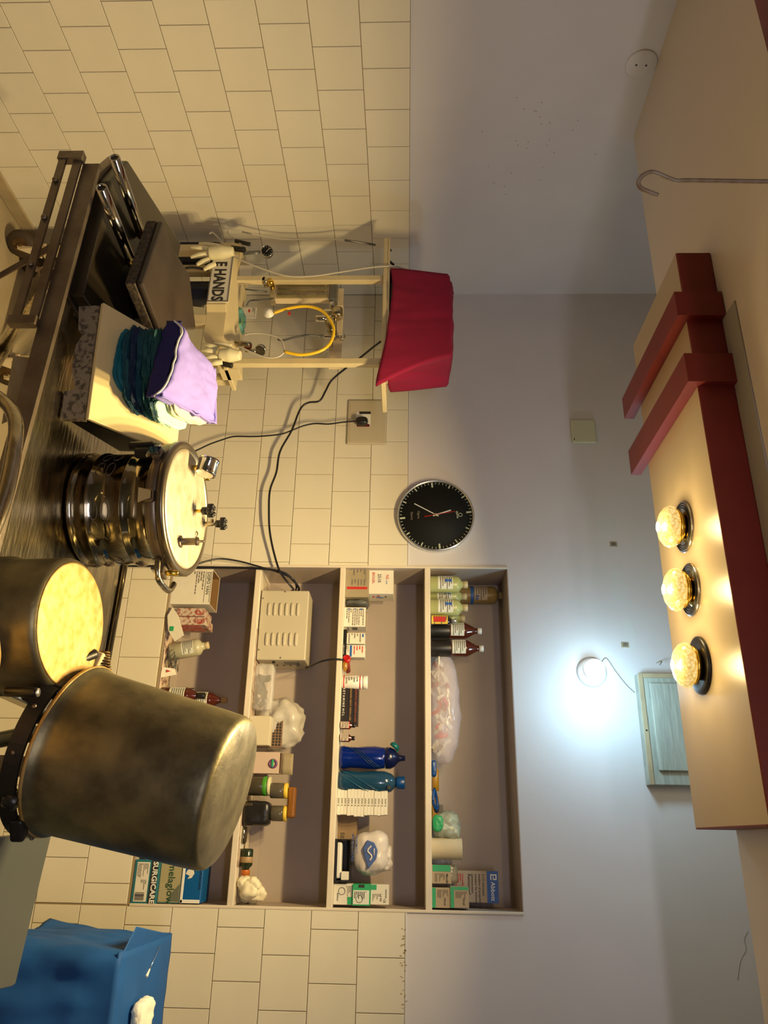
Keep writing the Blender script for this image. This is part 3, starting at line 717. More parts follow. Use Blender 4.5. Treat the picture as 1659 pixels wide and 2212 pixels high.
t, x0, x1, z0, z1, y0 = carton('carton', 'green-sided suture carton stacked on its twin in the right corner of the top shelf', 972, 1013, 1915, 1962, 0.022, 0.062, zA+0.0004, mat('tan_card', (0.42, 0.32, 0.2)), group='green-sided cartons at the right end of the top shelf')
patch(x0+0.0005, x1-0.0005, z0+0.0015, z0+0.013, y0, M_GREEN, t, 'green_panel'); patch(x0+0.0005, x0+0.010, z0+0.014, z1-0.0015, y0, M_GREEN, t, 'green_panel')
lines(x0+0.014, x1-0.03, z0+0.018, z1-0.006, y0-0.0008, 8, M_GREYINK, t, seed=2); text('Vicryl', x1-0.031, z1-0.020, y0-0.0005, 0.010, M_INK, t)
t, x0, x1, z0, z1, y0 = carton('carton', 'tall tan carton with a blue top band standing behind the green-sided cartons', 931, 1077, 1879, 1951, 0.115, 0.05, F4, mat('tan_card2', (0.43, 0.33, 0.23), 0.6))
patch(x0, x1, z1-0.040, z1-0.0005, y0, M_BLUEINK, t, 'blue_band'); G().box((x1-0.0001, y0, z1-0.040), (x1+0.0006, y0+0.05, z1-0.0005)).done('blue_band', M_BLUEINK, t)
text('Abbott', x0+0.034, z1-0.026, y0-0.0008, 0.0205, M_WHITE, t)
g = G().box((x0+0.010, y0-0.0013, z1-0.028), (x0+0.028, y0-0.0008, z1-0.024)).box((x0+0.010, y0-0.0013, z1-0.010), (x0+0.028, y0-0.0008, z1-0.006)).box((x0+0.010, y0-0.0013, z1-0.024), (x0+0.014, y0-0.0008, z1-0.010)).box((x0+0.024, y0-0.0013, z1-0.019), (x0+0.028, y0-0.0008, z1-0.010))
g.box((x0+0.016, y0-0.0013, z1-0.019), (x0+0.024, y0-0.0008, z1-0.0165)); g.done('emblem', M_WHITE, t)
for k, s in enumerate(('3 1/3 chirocaine', 'emulsion of propofol with', 'emulsion for intravenous', 'administration', 'Remicared')):
    text(s, x0+0.010, z1-0.056-k*0.0125, y0-0.0005, 0.0105 if k < 4 else 0.015, M_INK, t)
lines(x0+0.010, x1-0.03, z1-0.150, z1-0.120, y0-0.0005, 4, M_REDINK, t)

# ---- third cell (3)
F3 = FL[3]
t, x0, x1, z0, z1, y0 = carton('carton', 'grey-brown carton with a red stripe in the left corner of the third shelf', 747, 797, 1228, 1290, 0.02, 0.13, F3, M_OLIVE)
patch(x0+0.075, x0+0.085, z0+0.006, z1-0.006, y0, M_REDINK, t, 'red_stripe')
lines(x0+0.004, x0+0.030, z0+0.012, z1-0.012, y0-0.0002, 5, M_GREYINK, t); lines(x0+0.045, x0+0.07, z0+0.02, z1-0.012, y0-0.0002, 5, M_GREYINK, t, seed=5)
text('Surgical sutures', x0+0.006, z1-0.016, y0-0.0003, 0.008, M_GREYINK, t)
zB = z1
t, x0, x1, z0, z1, y0 = carton('carton', 'open white carton with red and blue print stacked on the grey-brown one', 799, 850, 1230, 1283, 0.03, 0.10, zB+0.0004, M_CARD, open_top=True, inner=M_KRAFT)
text('BIOGEL', x0+0.012, z0+0.012, y0-0.0003, 0.014, M_REDINK, t); text('2510', x0+0.018, z0+0.034, y0-0.0003, 0.018, M_INK, t); text('NS', x0+0.022, z0+0.066, y0-0.0003, 0.015, M_REDINK, t); text('one', x0+0.045, z0+0.066, y0-0.0003, 0.010, M_BLUEINK, t)
text('NS', y0+0.02, z0+0.03, x1+0.0003, 0.016, M_REDINK, t, 'side'); text('BIO', y0+0.03, z0+0.012, x1+0.0003, 0.014, M_REDINK, t, 'side'); text('sup', y0+0.03, z0+0.062, x1+0.0003, 0.013, M_INK, t, 'side')
G().blob(((x0+x1)/2+0.012, y0+0.05, z0+0.045), (0.07, 0.07, 0.085), 0.006, 30, 5).done('blue_wrapping', mat('pale_blue_wrap', (0.18, 0.26, 0.5), 0.5), t)
t = thing('plastic_pouch', 'dark grey folded pouch between the corner carton and the white carton', 'pouch', (on_y(760, 1300, 0.05).x, 0.07, F3))
xx = on_y(760, 1300, 0.05).x
G().blob((xx+0.004, 0.075, F3+0.045), (0.022, 0.09, 0.088), 0.005, 30, 7, flat=True).done('pouch', M_DHOSE, t)
t, x0, x1, z0, z1, y0 = carton('carton', 'white carton covered in blue print lines left of two smaller ones', 748, 790, 1312, 1354, 0.02, 0.075, F3+0.0004, M_CARD, open_top=True, inner=M_KRAFT)
lines(x0+0.005, x1-0.005, z0+0.006, z1-0.006, y0-0.0002, 9, M_GREYINK, t, seed=8); lines(x0+0.004, x0+0.012, z0+0.006, z1-0.006, y0-0.0003, 3, M_BLUEINK, t)
G().box((x1-0.0001, y0+0.01, z0+0.012), (x1+0.0005, y0+0.06, z0+0.016)).box((x1-0.0001, y0+0.01, z0+0.030), (x1+0.0005, y0+0.05, z0+0.050)).done('side_print', M_GREYINK, t)
t0 = thing('tray', 'shallow silver tray under the two small white cartons', 'tray', (on_y(745, 1392, 0.03).x, 0.03, F3))
a, b = on_y(748, 1360, 0.01), on_y(748, 1428, 0.01)
G().box((a.x, 0.008, F3), (b.x, 0.10, F3+0.002)).box((a.x, 0.008, F3+0.002), (b.x, 0.010, F3+0.014)).box((a.x, 0.098, F3+0.002), (b.x, 0.10, F3+0.014)).box((a.x, 0.010, F3+0.002), (a.x+0.002, 0.098, F3+0.014)).box((b.x-0.002, 0.010, F3+0.002), (b.x, 0.098, F3+0.014)).done('tray', M_CHROME, t0)
t, x0, x1, z0, z1, y0 = carton('carton', 'small white printed carton in the tray, beside the bigger white one', 756, 788, 1367, 1391, 0.022, 0.05, F3+0.0022, M_CARD)
lines(x0+0.003, x1-0.003, z0+0.004, z1-0.012, y0-0.0002, 6, M_GREYINK, t, seed=11); G().box((x0+0.004, y0-0.0006, z1-0.010), (x0+0.016, y0, z1-0.004)).done('print_block', M_BLUEINK, t)
t, x0, x1, z0, z1, y0 = carton('carton', 'small white carton with a blue bar, in the tray by the red torch', 756, 788, 1393, 1420, 0.020, 0.05, F3+0.0022, M_CARD)
patch(x0+0.002, x1-0.002, z0+0.024, z0+0.032, y0, M_BLUEINK, t, 'blue_bar'); lines(x0+0.004, x1-0.01, z0+0.006, z0+0.020, y0-0.0002, 3, M_GREYINK, t); lines(x0+0.004, x1-0.008, z0+0.036, z1-0.004, y0-0.0002, 4, M_REDINK, t)
# red torch
a = on_y(747, 1418, -0.005); b = on_y(763, 1444, 0.07)
t = thing('torch', 'small red torch lying on the third shelf pointing outward', 'torch', (a.x, 0.0, F3))
pa, pb = Vector((a.x+0.004, 0.004, F3+0.016)), Vector((b.x+0.005, 0.095, F3+0.016))
Mt = Matrix.Translation(pa) @ (pb-pa).to_track_quat('Z', 'Y').to_matrix().to_4x4()
G().lathe([(0.0, 0.002), (0.007, 0.001), (0.0145, 0.0), (0.0155, 0.004), (0.0145, 0.018), (0.011, 0.026), (0.011, (pb-pa).length-0.002), (0.0, (pb-pa).length)], 24, Mt).done('body', mat('red_plastic', (0.45, 0.008, 0.008), 0.3), t)
G().ring((0, 0, 0.0), 0.0105, 0.0018, n=24, m=6, M=Mt).done('bezel', mat('red_plastic', (0.45, 0.008, 0.008)), t)
# silver scissors by the tray
a = on_y(740, 1400, -0.004)
t = thing('surgical_scissors', 'steel scissors with ring handles on the edge of the third shelf', 'scissors', (a.x, 0.0, F3))
G().ring((a.x-0.008, 0.006, F3+0.004), 0.008, 0.002, n=20, m=6).ring((a.x+0.012, 0.010, F3+0.004), 0.008, 0.002, n=20, m=6).done('ring_handles', M_CHROME, t)
G().tube([(a.x-0.005, 0.014, F3+0.004), (a.x+0.004, 0.06, F3+0.004), (a.x+0.006, 0.09, F3+0.003)], 0.0022, 6).tube([(a.x+0.009, 0.018, F3+0.0045), (a.x+0.004, 0.058, F3+0.0045), (a.x+0.001, 0.09, F3+0.003)], 0.0022, 6).done('blades', M_CHROME, t)
x = on_y(745, 1437, 0.0).x
t = thing('medicine_vial', 'tiny amber vial lying beside the red torch', 'vial', (x, 0.01, F3))
Mv = Matrix.Translation((x-0.022, 0.016, F3+0.0105)) @ Matrix.Rotation(PI/2, 4, 'Y') @ Matrix.Rotation(0.0, 4, 'X')
G().lathe([(0.008, 0), (0.010, 0.002), (0.010, 0.030), (0.005, 0.036), (0.005, 0.042), (0, 0.042)], 18, Mv).done('body', mat('amber_gold', (0.35, 0.17, 0.02), 0.15, coat=0.4), t)
# white jar with red bands
h = on_y(795, 1463, 0.05).z-F3
bt = bottle('pill_jar', 'white pill jar with red bands and a ribbed white lid', 0, 1464, 0.040, F3, [(0.024, 0), (0.0255, 0.002), (0.0255, h-0.022), (0.022, h-0.018), (0, h-0.018)], M_WHITE, [(0.0245, h-0.0178), (0.0250, h-0.014), (0.0250, h-0.002), (0.0235, h), (0, h)], M_WHITE, cat='jar')
for zz in (0.006, h-0.030): G().lathe([(0.0258, zz), (0.0262, zz+0.0005), (0.0262, zz+0.0035), (0.0258, zz+0.004)], 28, cap=False).done('red_band', M_REDINK, bt)
text('Forte', -0.018, h-0.040, -0.0266, 0.009, M_INK, bt); lines(-0.015, 0.012, 0.014, h-0.044, -0.0262, 4, M_GREYINK, bt)
# black long cartons stacked
m_bk = mat('black_carton', (0.016, 0.010, 0.009), 0.4)
xa, xb = on_y(755, 1481, 0.03).x, on_y(755, 1562, 0.03).x
zz = F3
for k, (lb, hh) in enumerate((('lowest long black carton with pale lettering on the third shelf', 0.026), ('second long black carton up, with gold lettering', 0.0185), ('topmost long black carton with red lettering on the third shelf', 0.0175))):
    t = thing('black_carton', lb, 'box', ((xa+xb)/2, 0.07, zz+0.0003*k), 'long black cartons on the third shelf')
    G().box((xa+0.002*k, 0.030+0.002*k, zz), (xb+0.002*k, 0.10, zz+hh), 0.001).done('body', m_bk, t)
    text(['K E T A M I N E  H C L', 'ANAWIN HEAVY NEON LABS', 'PROPOFOL INJECTION CLARIS'][k], xa+0.008, zz+0.006, 0.0298+0.002*k, 0.0105 if k == 0 else 0.009, [M_WHITE, mat('gold_ink', (0.35, 0.2, 0.06)), mat('dull_red_ink', (0.30, 0.06, 0.04))][k], t, squash=1.0)
    zz += hh+0.0003
# small vials
for k, (py, lb) in enumerate(((1556, 'small brown vial with red-banded white label'), (1583, 'small brown vial with white label beside the cobalt flask'))):
    bt = bottle('medicine_vial', lb, 0, py, 0.012, F3, [(0.0125, 0), (0.0135, 0.002), (0.0135, 0.036), (0.0065, 0.044), (0.0065, 0.052), (0, 0.052)], M_AMBER, cap_prof(0.0075, 0.046, 0.056), M_BLACK, group='small vials on the third shelf', lab=(0.004, 0.034, 0.0135), labm=mat('vial_label', (0.62, 0.5, 0.42)), cat='vial')
    if k == 0: G().lathe([(0.0137, 0.033), (0.0141, 0.0335), (0.0141, 0.0360), (0.0137, 0.0365)], 24, cap=False).done('red_band', M_REDINK, bt)
# cobalt sports flask
h = on_y(883, 1625, 0.06).z-F3
prof = [(0.034, 0), (0.040, 0.005), (0.041, 0.015), (0.036, 0.04), (0.037, 0.07), (0.040, 0.10), (0.041, 0.13), (0.037, 0.158), (0.036, 0.165), (0, 0.166)]
bt = bottle('sports_bottle', 'cobalt blue sports bottle with a teal flip cap', 0, 1624, 0.062, F3, prof, M_COBALT, [(0.036, 0.1665), (0.038, 0.170), (0.038, 0.185), (0.030, 0.200), (0.016, 0.212), (0.011, 0.220), (0.0085, 0.238), (0, 0.238)], mat('navy_plastic', (0.002, 0.006, 0.05), 0.25))
G().tube([(-0.020, -0.004, 0.205), (-0.030, -0.006, 0.212), (-0.036, -0.006, 0.204)], 0.003, 8).done('cap_strap', M_TCAP, bt)
G().lathe([(0.016, 0), (0.018, 0.002), (0.018, 0.010), (0.012, 0.016), (0, 0.017)], 24, Matrix.Translation((-0.036, -0.008, 0.196)) @ Matrix.Rotation(-0.9, 4, 'Y')).done('flip_cap', M_TCAP, bt)
g = G()
for k in range(3): g.tube([(0.0415*math.cos(a), 0.0415*math.sin(a), 0.03+0.10*(a+2.6)/2+0.01*k) for a in [-2.6+0.25*j for j in range(9)]], 0.0009, 5)
g.done('swirl_rib', M_TBLUE, bt)
# translucent blue bottle
prof = [(0.034, 0), (0.038, 0.005), (0.0395, 0.03), (0.036, 0.07), (0.0385, 0.12), (0.0385, 0.165), (0.030, 0.190), (0.016, 0.203), (0.016, 0.214), (0, 0.214)]
bt = bottle('water_bottle', 'translucent blue water bottle with faceted blue cap', 0, 1676, 0.058, F3, prof, M_TBLUE, [(0.0195, 0.206), (0.0215, 0.210), (0.0215, 0.236), (0.0195, 0.238), (0, 0.238)], M_BCAP)
g = G()
for k in range(2): g.tube([((0.0402)*math.cos(a+k*0.6), (0.0402)*math.sin(a+k*0.6), 0.015+0.14*(a+2.6)/2) for a in [-2.6+0.25*j for j in range(9)]], 0.0010, 5)
g.done('swirl_rib', mat('blue_rib', (0.03, 0.14, 0.22), 0.2), bt)
G().box((0.012, -0.0402, 0.176), (0.024, -0.0345, 0.188)).done('print_mark', M_INK, bt)
# stack of thin white cartons
za = F3; xa, xb = on_y(780, 1703, 0.03).x, on_y(780, 1762, 0.03).x
ztop = on_y(837, 1735, 0.03).z
hh = (ztop-F3)/15
for k in range(15):
    wide = k < 11
    lb = 'thin white carton, '+['lowest of the fifteen stacked flat', 'second from the bottom of the flat stack', 'third from the bottom of the flat stack', 'fourth from the bottom of the flat stack', 'fifth from the bottom of the flat stack',
          'sixth from the bottom of the flat stack', 'seventh from the bottom of the flat stack', 'middle one of the fifteen stacked flat', 'third wide one below the step in the stack', 'second wide one below the step in the stack', 'topmost of the eleven wider ones in the stack',
          'lowest of the four narrower ones in the stack', 'second of the four narrower ones from their bottom', 'just under the topmost one of the stack', 'topmost of the fifteen stacked flat'][k]
    dx = random.uniform(-0.003, 0.003); dxl = 0 if wide else 0.008
    t = thing('suture_carton', lb, 'box', ((xa+xb)/2, 0.06, za+hh*k), 'thin white cartons stacked flat')
    G().box((xa+dx+dxl, 0.030+abs(dx), za+hh*k+0.0003), (xb+dx-dxl*0.3, 0.095, za+hh*(k+1)), 0.0006).done('body', M_CARD, t)
    text('NW 5' if k % 3 else 'NW 2', (xa+xb)/2-0.012, za+hh*k+0.0025, 0.0294+abs(dx), 0.0078, M_INK, t, squash=1.3)
# kraft box behind
t, x0, x1, z0, z1, y0 = carton('carton', 'brown cardboard box behind the stacked thin cartons', 740, 771, 1758, 1818, 0.105, 0.06, F3, mat('brown_card', (0.27, 0.18, 0.10), 0.8))
text('50', x1-0.030, z0+0.010, y0-0.0003, 0.02, M_INK, t)
# black open box with white block inside
a = on_y(727, 1812, 0.0); b = on_y(727, 1904, 0.0)
t = thing('display_tray', 'open black box with a white block inside, under the printed plastic bag', 'box', ((a.x+b.x)/2, 0.05, F3))
hb = on_y(756, 1850, 0.01).z-F3
g = G().box((a.x, 0.005, F3), (b.x, 0.11, F3+0.003)).box((a.x, 0.107, F3+0.003), (b.x, 0.11, F3+hb)).box((a.x, 0.005, F3+0.003), (a.x+0.003, 0.107, F3+hb)).box((b.x-0.003, 0.005, F3+0.003), (b.x, 0.107, F3+hb)).box((a.x+0.003, 0.005, F3+0.003), (b.x-0.003, 0.008, F3+0.010))
g.box((a.x+0.003, 0.030, F3+hb-0.002), (b.x-0.003, 0.107, F3+hb)); g.done('shell', M_BLACK, t)
G().box((a.x+0.010, 0.015, F3+0.0031), (b.x-0.008, 0.06, F3+0.024), 0.006, seg=2).done('white_block', M_WHITE, t)
G().box((b.x-0.030, 0.008, F3+0.0245), (b.x-0.004, 0.05, F3+hb-0.003), 0.001).done('white_panel', M_CARD, t)
# printed plastic bag on it
a = on_y(800, 1793, 0.04); b = on_y(800, 1892, 0.04); zt = on_y(843, 1845, 0.05).z; zb = F3+hb
t = thing('plastic_bag', 'white plastic bag printed with a blue emblem on the third shelf', 'bag', ((a.x+b.x)/2, 0.06, zb))
G().blob(((a.x+b.x)/2, 0.062, (zb+zt)/2+0.002), (b.x-a.x-0.012, 0.10, zt-zb-0.010), 0.010, 22, 6, pw=3, flat=True).done('film', M_BAGW, t)
G().blob(((a.x+b.x)/2+0.02, 0.07, zt-0.020), (0.07, 0.05, 0.045), 0.012, 30, 9).done('knot', M_BAGW, t)
cx, cz = (a.x+b.x)/2-0.002, (zb+zt)/2+0.002
pts = [(cx-0.030, -0.0, cz+0.012), (cx-0.038, 0, cz-0.012), (cx-0.012, 0, cz-0.026), (cx+0.014, 0, cz-0.020), (cx+0.052, 0, cz-0.006), (cx+0.020, 0, cz+0.020), (cx-0.006, 0, cz+0.024), (cx-0.020, 0, cz+0.018)]
G().prism([(p[0], 0.0015, p[2]) for p in pts], (0, 0.020, 0), 0.002).done('emblem', mat('faded_blue_ink', (0.05, 0.10, 0.30), 0.5), t)
G().tube([(cx-0.020, 0.0008, cz+0.002), (cx-0.004, 0.0008, cz-0.010), (cx+0.012, 0.0008, cz+0.004), (cx+0.026, 0.0008, cz-0.002)], 0.003, 6).tube([(cx-0.012, 0.0008, cz+0.012), (cx+0.010, 0.0008, cz+0.012)], 0.0022, 6).done('emblem_line', M_BAGW, t)
text('PHARMACY', a.x+0.018, zb+0.018, 0.0042, 0.011, mat('faded_blue_ink', (0.05, 0.10, 0.3)), t)
text('MEDICAL STORES', a.x+0.014, zb+0.005, 0.0042, 0.011, mat('faded_blue_ink', (0.05, 0.10, 0.3)), t)
# three cartons at right corner
zz = F3
for k, (pa, lb) in enumerate(((761, 'white carton with a small arc mark, lowest of three in the right corner'), (800, 'bright green carton with a white printed panel, middle of three'), (840, 'white carton with black print, topmost of three in the right corner'))):
    y0 = [0.020, 0.014, 0.022][k]
    t, x0, x1, z0, z1, y0 = carton('carton', lb, 725, pa, 1909, 1955 if k != 1 else 1957, y0, 0.07, zz+0.0003, M_GREEN if k == 1 else M_CARD, group='three cartons stacked at the right end of the third shelf')
    if k == 1:
        patch(x0+0.018, x1-0.004, z0+0.003, z1-0.004, y0, mlw, t); lines(x0+0.022, x1-0.02, z0+0.006, z1-0.012, y0-0.0008, 7, M_INK, t, seed=4)
        G().ring((x1-0.020, y0-0.0008, z0+0.024), 0.011, 0.0009, 'y', 20, 5).done('arc_mark', M_INK, t); G().box((x0+0.001, y0-0.0006, z0+0.02), (x0+0.010, y0, z1-0.02)).done('notch', M_INK, t)
    elif k == 0:
        G().ring((x0+0.022, y0-0.0004, z0+0.028), 0.011, 0.0009, 'y', 20, 5).done('arc_mark', M_INK, t); lines(x0+0.006, x1-0.01, z0+0.042, z1-0.003, y0-0.0003, 5, M_GREYINK, t); text('ethilon', x1-0.036, z0+0.012, y0-0.0003, 0.009, M_INK, t)
        patch(x1-0.024, x1-0.001, z1-0.016, z1-0.001, y0, M_GREEN, t, 'green_corner')
    else:
        lines(x0+0.028, x1-0.012, z0+0.006, z0+0.034, y0-0.0003, 6, M_GREYINK, t, seed=7); text('1-0 RB', x0+0.026, z1-0.030, y0-0.0003, 0.009, M_INK, t); text('sutures', x0+0.014, z1-0.012, y0-0.0003, 0.009, M_INK, t)
        patch(x0+0.0005, x0+0.016, z0+0.001, z0+0.02, y0, M_GREEN, t, 'green_corner'); text('CE', x1-0.018, z1-0.018, y0-0.0003, 0.010, M_INK, t)
    zz = z1
# paper under the items of cells 3 and 2
def paper(label, xa, xb, floor, yf, seed, m=M_WHITE):
    g = G(); g.quadgrid(lambda u, v: Vector((xa+(xb-xa)*u, yf+0.12*v, floor+0.0014+0.0035*max(0, noise.noise(Vector((u*9+seed, v*3, seed))))*(1-v))), 30, 3)
    return tag(g.done('paper_sheet', m, solid=0.0006), label, 'paper')
# ---- second cell (2)
F2 = FL[2]
a = on_y(569, 1275, 0.02); b = on_y(560, 1425, 0.02); ztop = on_y(668, 1277, 0.02).z
t = thing('vented_box', 'cream steel box with two rows of louvres and a small front panel', 'electrical unit', ((a.x+b.x)/2, 0.1, F2))
G().box((a.x, 0.020, F2+0.004), (b.x, 0.195, ztop), 0.004, seg=2).done('case', mat('unit_cream', (0.50, 0.45, 0.34), 0.42), t)
G().box((a.x+0.01, 0.04, F2), (a.x+0.03, 0.06, F2+0.0042)).box((b.x-0.03, 0.04, F2), (b.x-0.01, 0.06, F2+0.0042)).box((a.x+0.01, 0.15, F2), (a.x+0.03, 0.17, F2+0.0042)).box((b.x-0.03, 0.15, F2), (b.x-0.01, 0.17, F2+0.0042)).done('rubber_feet', M_BLACK, t)
W = b.x-a.x; H = ztop-F2
for row in range(2):
    for k in range(6):
        xx = a.x+W*(0.19 if row == 0 else 0.62); zz = F2+H*(0.20+0.118*k)
        G().blob((xx+W*0.09, 0.0205, zz), (W*0.19, 0.011, H*0.058), 0, 1, 0, pw=4, n=6).done('louvre', mat('unit_cream', (0.5, 0.45, 0.34)), t)
for fx, fz in ((0.02, 0.5), (0.12, 0.03), (0.86, 0.03), (0.97, 0.50)):
    G().lathe([(0.003, 0.0), (0.003, 0.0016), (0, 0.002)], 12, Matrix.Translation((a.x+W*fx, 0.0202, F2+0.006+H*fz*0.95)) @ Matrix.Rotation(PI/2, 4, 'X')).done('screw', M_GREYINK, t)
_ab = (a, b)
cp = [tuple(on_y(a, b, y)) for a, b, y in ((822, 738, -0.26), (800, 755, -0.2), (775, 775, -0.14), (745, 797, -0.10), (716, 822, -0.07), (703, 845, -0.06), (690, 866, -0.055), (665, 870, -0.05), (648, 885, -0.045), (630, 930, -0.04), (605, 975, -0.04), (597, 1020, -0.04), (583, 1060, -0.04), (581, 1110, -0.04), (583, 1150, -0.035), (592, 1195, -0.03), (605, 1235, -0.03), (625, 1262, -0.02), (634, 1273, 0.02), (630, 1276, 0.05))]
G().tube(cp, 0.0042, 8).done('power_cord', M_CORD, t)
cp = [tuple(on_y(a, b, y)) for a, b, y in ((250, 1222, -0.06), (330, 1223, -0.05), (400, 1225, -0.03), (470, 1226, -0.02), (560, 1228, -0.02), (610, 1236, -0.02), (634, 1254, 0.0), (646, 1272, 0.04), (640, 1279, 0.06))]
G().tube(cp, 0.0048, 8).done('power_cord', M_CORD, t)
cp = [tuple(on_y(a, b, y)) for a, b, y in ((425, 1219, -0.1), (455, 1210, -0.08), (480, 1207, -0.06), (520, 1213, -0.04), (560, 1224, -0.03), (600, 1236, -0.02), (632, 1250, -0.01), (640, 1266, 0.03), (638, 1278, 0.06))]
G().tube(cp, 0.0034, 8).done('power_cord', M_CORD, t)

a, b = _ab
X = b.x+0.0004
G().box((X-0.0005, 0.055, F2+H*0.55), (X+0.0015, 0.10, F2+H*0.85), 0.0004).done('rocker_switch', M_DHOSE, t)
G().lathe([(0.006, 0), (0.006, 0.006), (0, 0.007)], 16, Matrix.Translation((X, 0.05, F2+H*0.35)) @ Matrix.Rotation(PI/2, 4, 'Y')).done('fuse_knob', M_BLACK, t)
g = G()
for k in range(4): g.box((X-0.0003, 0.105+0.004*(k % 2), F2+H*(0.35+0.14*k)), (X+0.0006, 0.125, F2+H*(0.38+0.14*k)))
g.done('legend', M_INK, t)
cp = [(b.x+0.002, 0.15, ztop-0.012), tuple(on_y(672, 1438, 0.06)), tuple(on_y(690, 1430, 0.0)), tuple(on_y(710, 1425, -0.012)), tuple(on_y(728, 1424, -0.012)), tuple(on_y(741, 1425, -0.004)), (on_y(748, 1422, 0.03).x, 0.05, F3+0.005), (on_y(748, 1420, 0.05).x, 0.12, F3+0.005)]
G().tube(cp, 0.0035, 8).done('power_cord', M_CORD, t)
a, b = on_y(548, 1432, 0.03), on_y(548, 1534, 0.03); zt = on_y(590, 1480, 0.03).z
t = thing('zip_bag', 'clear zip bag standing against the vented box', 'bag', ((a.x+b.x)/2, 0.05, F2))
G().blob(((a.x+b.x)/2, 0.045, (F2+zt)/2), (b.x-a.x-0.004, 0.045, zt-F2), 0.004, 30, 4, pw=7, flat=True).done('film', M_CLEAR, t)
G().box((a.x+0.004, 0.040, zt-0.012), (b.x-0.004, 0.047, zt-0.0105)).box((a.x+0.004, 0.040, zt-0.008), (b.x-0.004, 0.047, zt-0.0065)).done('zip_ridge', M_BAG, t)
g = G(); rnd = random.Random(3)
for i in range(14):
    c = Vector((rnd.uniform(a.x+0.02, b.x-0.02), rnd.uniform(0.035, 0.055), rnd.uniform(F2+0.01, zt-0.025)))
    g.box((-0.014, -0.004, -0.010), (0.014, 0.004, 0.010), M=Matrix.Translation(c) @ Matrix.Rotation(rnd.uniform(0, 3), 4, 'Y'))
g.done('silver_packets', M_STEEL, t)['kind'] = 'stuff'
a, b = on_y(600, 1503, 0.07), on_y(600, 1618, 0.07); zt = on_y(655, 1560, 0.07).z
t = thing('plastic_bag', 'crumpled translucent white bag in the second shelf', 'bag', ((a.x+b.x)/2, 0.1, F2))
G().blob(((a.x+b.x)/2, 0.125, (F2+zt)/2), (b.x-a.x-0.015, 0.12, zt-F2-0.012), 0.020, 20, 12, pw=2.4, flat=True).done('film', M_BAG, t)
t, x0, x1, z0, z1, y0 = carton('carton', 'plain cream carton partly hidden by the big aluminium drum', 540, 583, 1546, 1610, 0.012, 0.05, F2, mat('cream_card', (0.60, 0.53, 0.38), 0.6))
t = thing('tablet_rack', 'brown tray with rows of round holes behind the plain cream carton', 'tray', ((x0+x1)/2, 0.075, F2))
xa, xb = x0+0.003, x1+0.002; zz1 = on_y(610, 1580, 0.066).z
G().box((xa, 0.066, F2), (xb, 0.076, zz1), 0.001).done('plate', mat('brown_tray', (0.20, 0.12, 0.07), 0.5), t)
g = G()
for i in range(9):
    for j in range(5): g.lathe([(0.0042, 0), (0.0042, 0.0008)], 10, Matrix.Translation((xa+0.010+i*(xb-xa-0.02)/8, 0.066, zz1-0.008-j*0.0115)) @ Matrix.Rotation(PI/2, 4, 'X'))
g.done('holes', M_INK, t)
t = thing('pen', 'black and white pen resting on the shelf beside the purple-marked carton', 'pen', (on_y(545, 1640, 0.005).x, 0.0, F2))
Mv = Matrix.Translation((on_y(548, 1622, 0.003).x, 0.006, F2+0.006)) @ Matrix.Rotation(PI/2-0.05, 4, 'Y')
G().lathe([(0.002, 0), (0.005, 0.004), (0.005, 0.045), (0, 0.047)], 14, Mv).done('barrel', M_BLACK, t)
t, x0, x1, z0, z1, y0 = carton('carton', 'pinkish carton with a purple ring logo and a raised olive flap', 547, 604, 1624, 1671, 0.040, 0.045, F2, mat('pinkish_card', (0.55, 0.42, 0.34), 0.6), open_top=True)
m_pur = mat('purple_print', (0.16, 0.05, 0.16), 0.5)
G().ring((x0+0.040, y0-0.0003, z1-0.024), 0.013, 0.0042, 'y', 24, 5).done('purple_ring', m_pur, t)
G().box((x0+0.026, y0-0.0065, z1-0.028), (x0+0.052, y0-0.0045, z1-0.021), 0.0006).done('green_dash', M_GREEN, t)
text('T-CEF', x0+0.012, z0+0.016, y0-0.0003, 0.014, m_pur, t)
G().quadgrid(lambda u, v: Vector((x0+(x1-x0)*u, y0+0.044+0.006*v, z1+0.042*v)), 3, 4).done('flap', M_OLIVE, t, solid=0.001)
# jars
def jar(name, label, py, pxb, pxt, y, floor, r, m, capm, ch, group=None, band=None, x=None):
    xx = on_y((pxb+pxt)/2, py, y).x if x is None else x; h = on_y(pxt, py, y).z-floor
    pr = [(r*0.93, 0), (r, 0.003), (r, h-ch-0.004), (r*0.9, h-ch), (0, h-ch)]
    t = bottle(name, label, 0, 0, y, floor, pr, m, [(r*0.97, h-ch+0.0002), (r, h-ch+0.002), (r, h-0.001), (r-0.001, h), (0, h)], capm, group=group, cat='jar', x=xx)
    return t, xx, h
t, xx, h = jar('jar', 'dark jar with green and cream lid on the second shelf', 1698, 540, 585, 0.040, F2, 0.0325, mat('dark_jar', (0.055, 0.045, 0.028), 0.25), mat('cream_lid', (0.62, 0.58, 0.36), 0.4), 0.010)
G().lathe([(0.0328, h-0.026), (0.0333, h-0.025), (0.0333, h-0.0115), (0.0328, h-0.011)], 28, cap=False).done('green_band', mat('green_band', (0.06, 0.28, 0.02), 0.4), t)
zj = F2+h
t, xx2, h2 = jar('jar', 'smoky jar with yellow lid standing on the green-lidded jar', 1708, 588, 622, 0.046, zj+0.0003, 0.0265, M_JAR, M_YCAP, 0.013, group='yellow-lidded jars on the second shelf', x=on_y(605, 1708, 0.046).x)
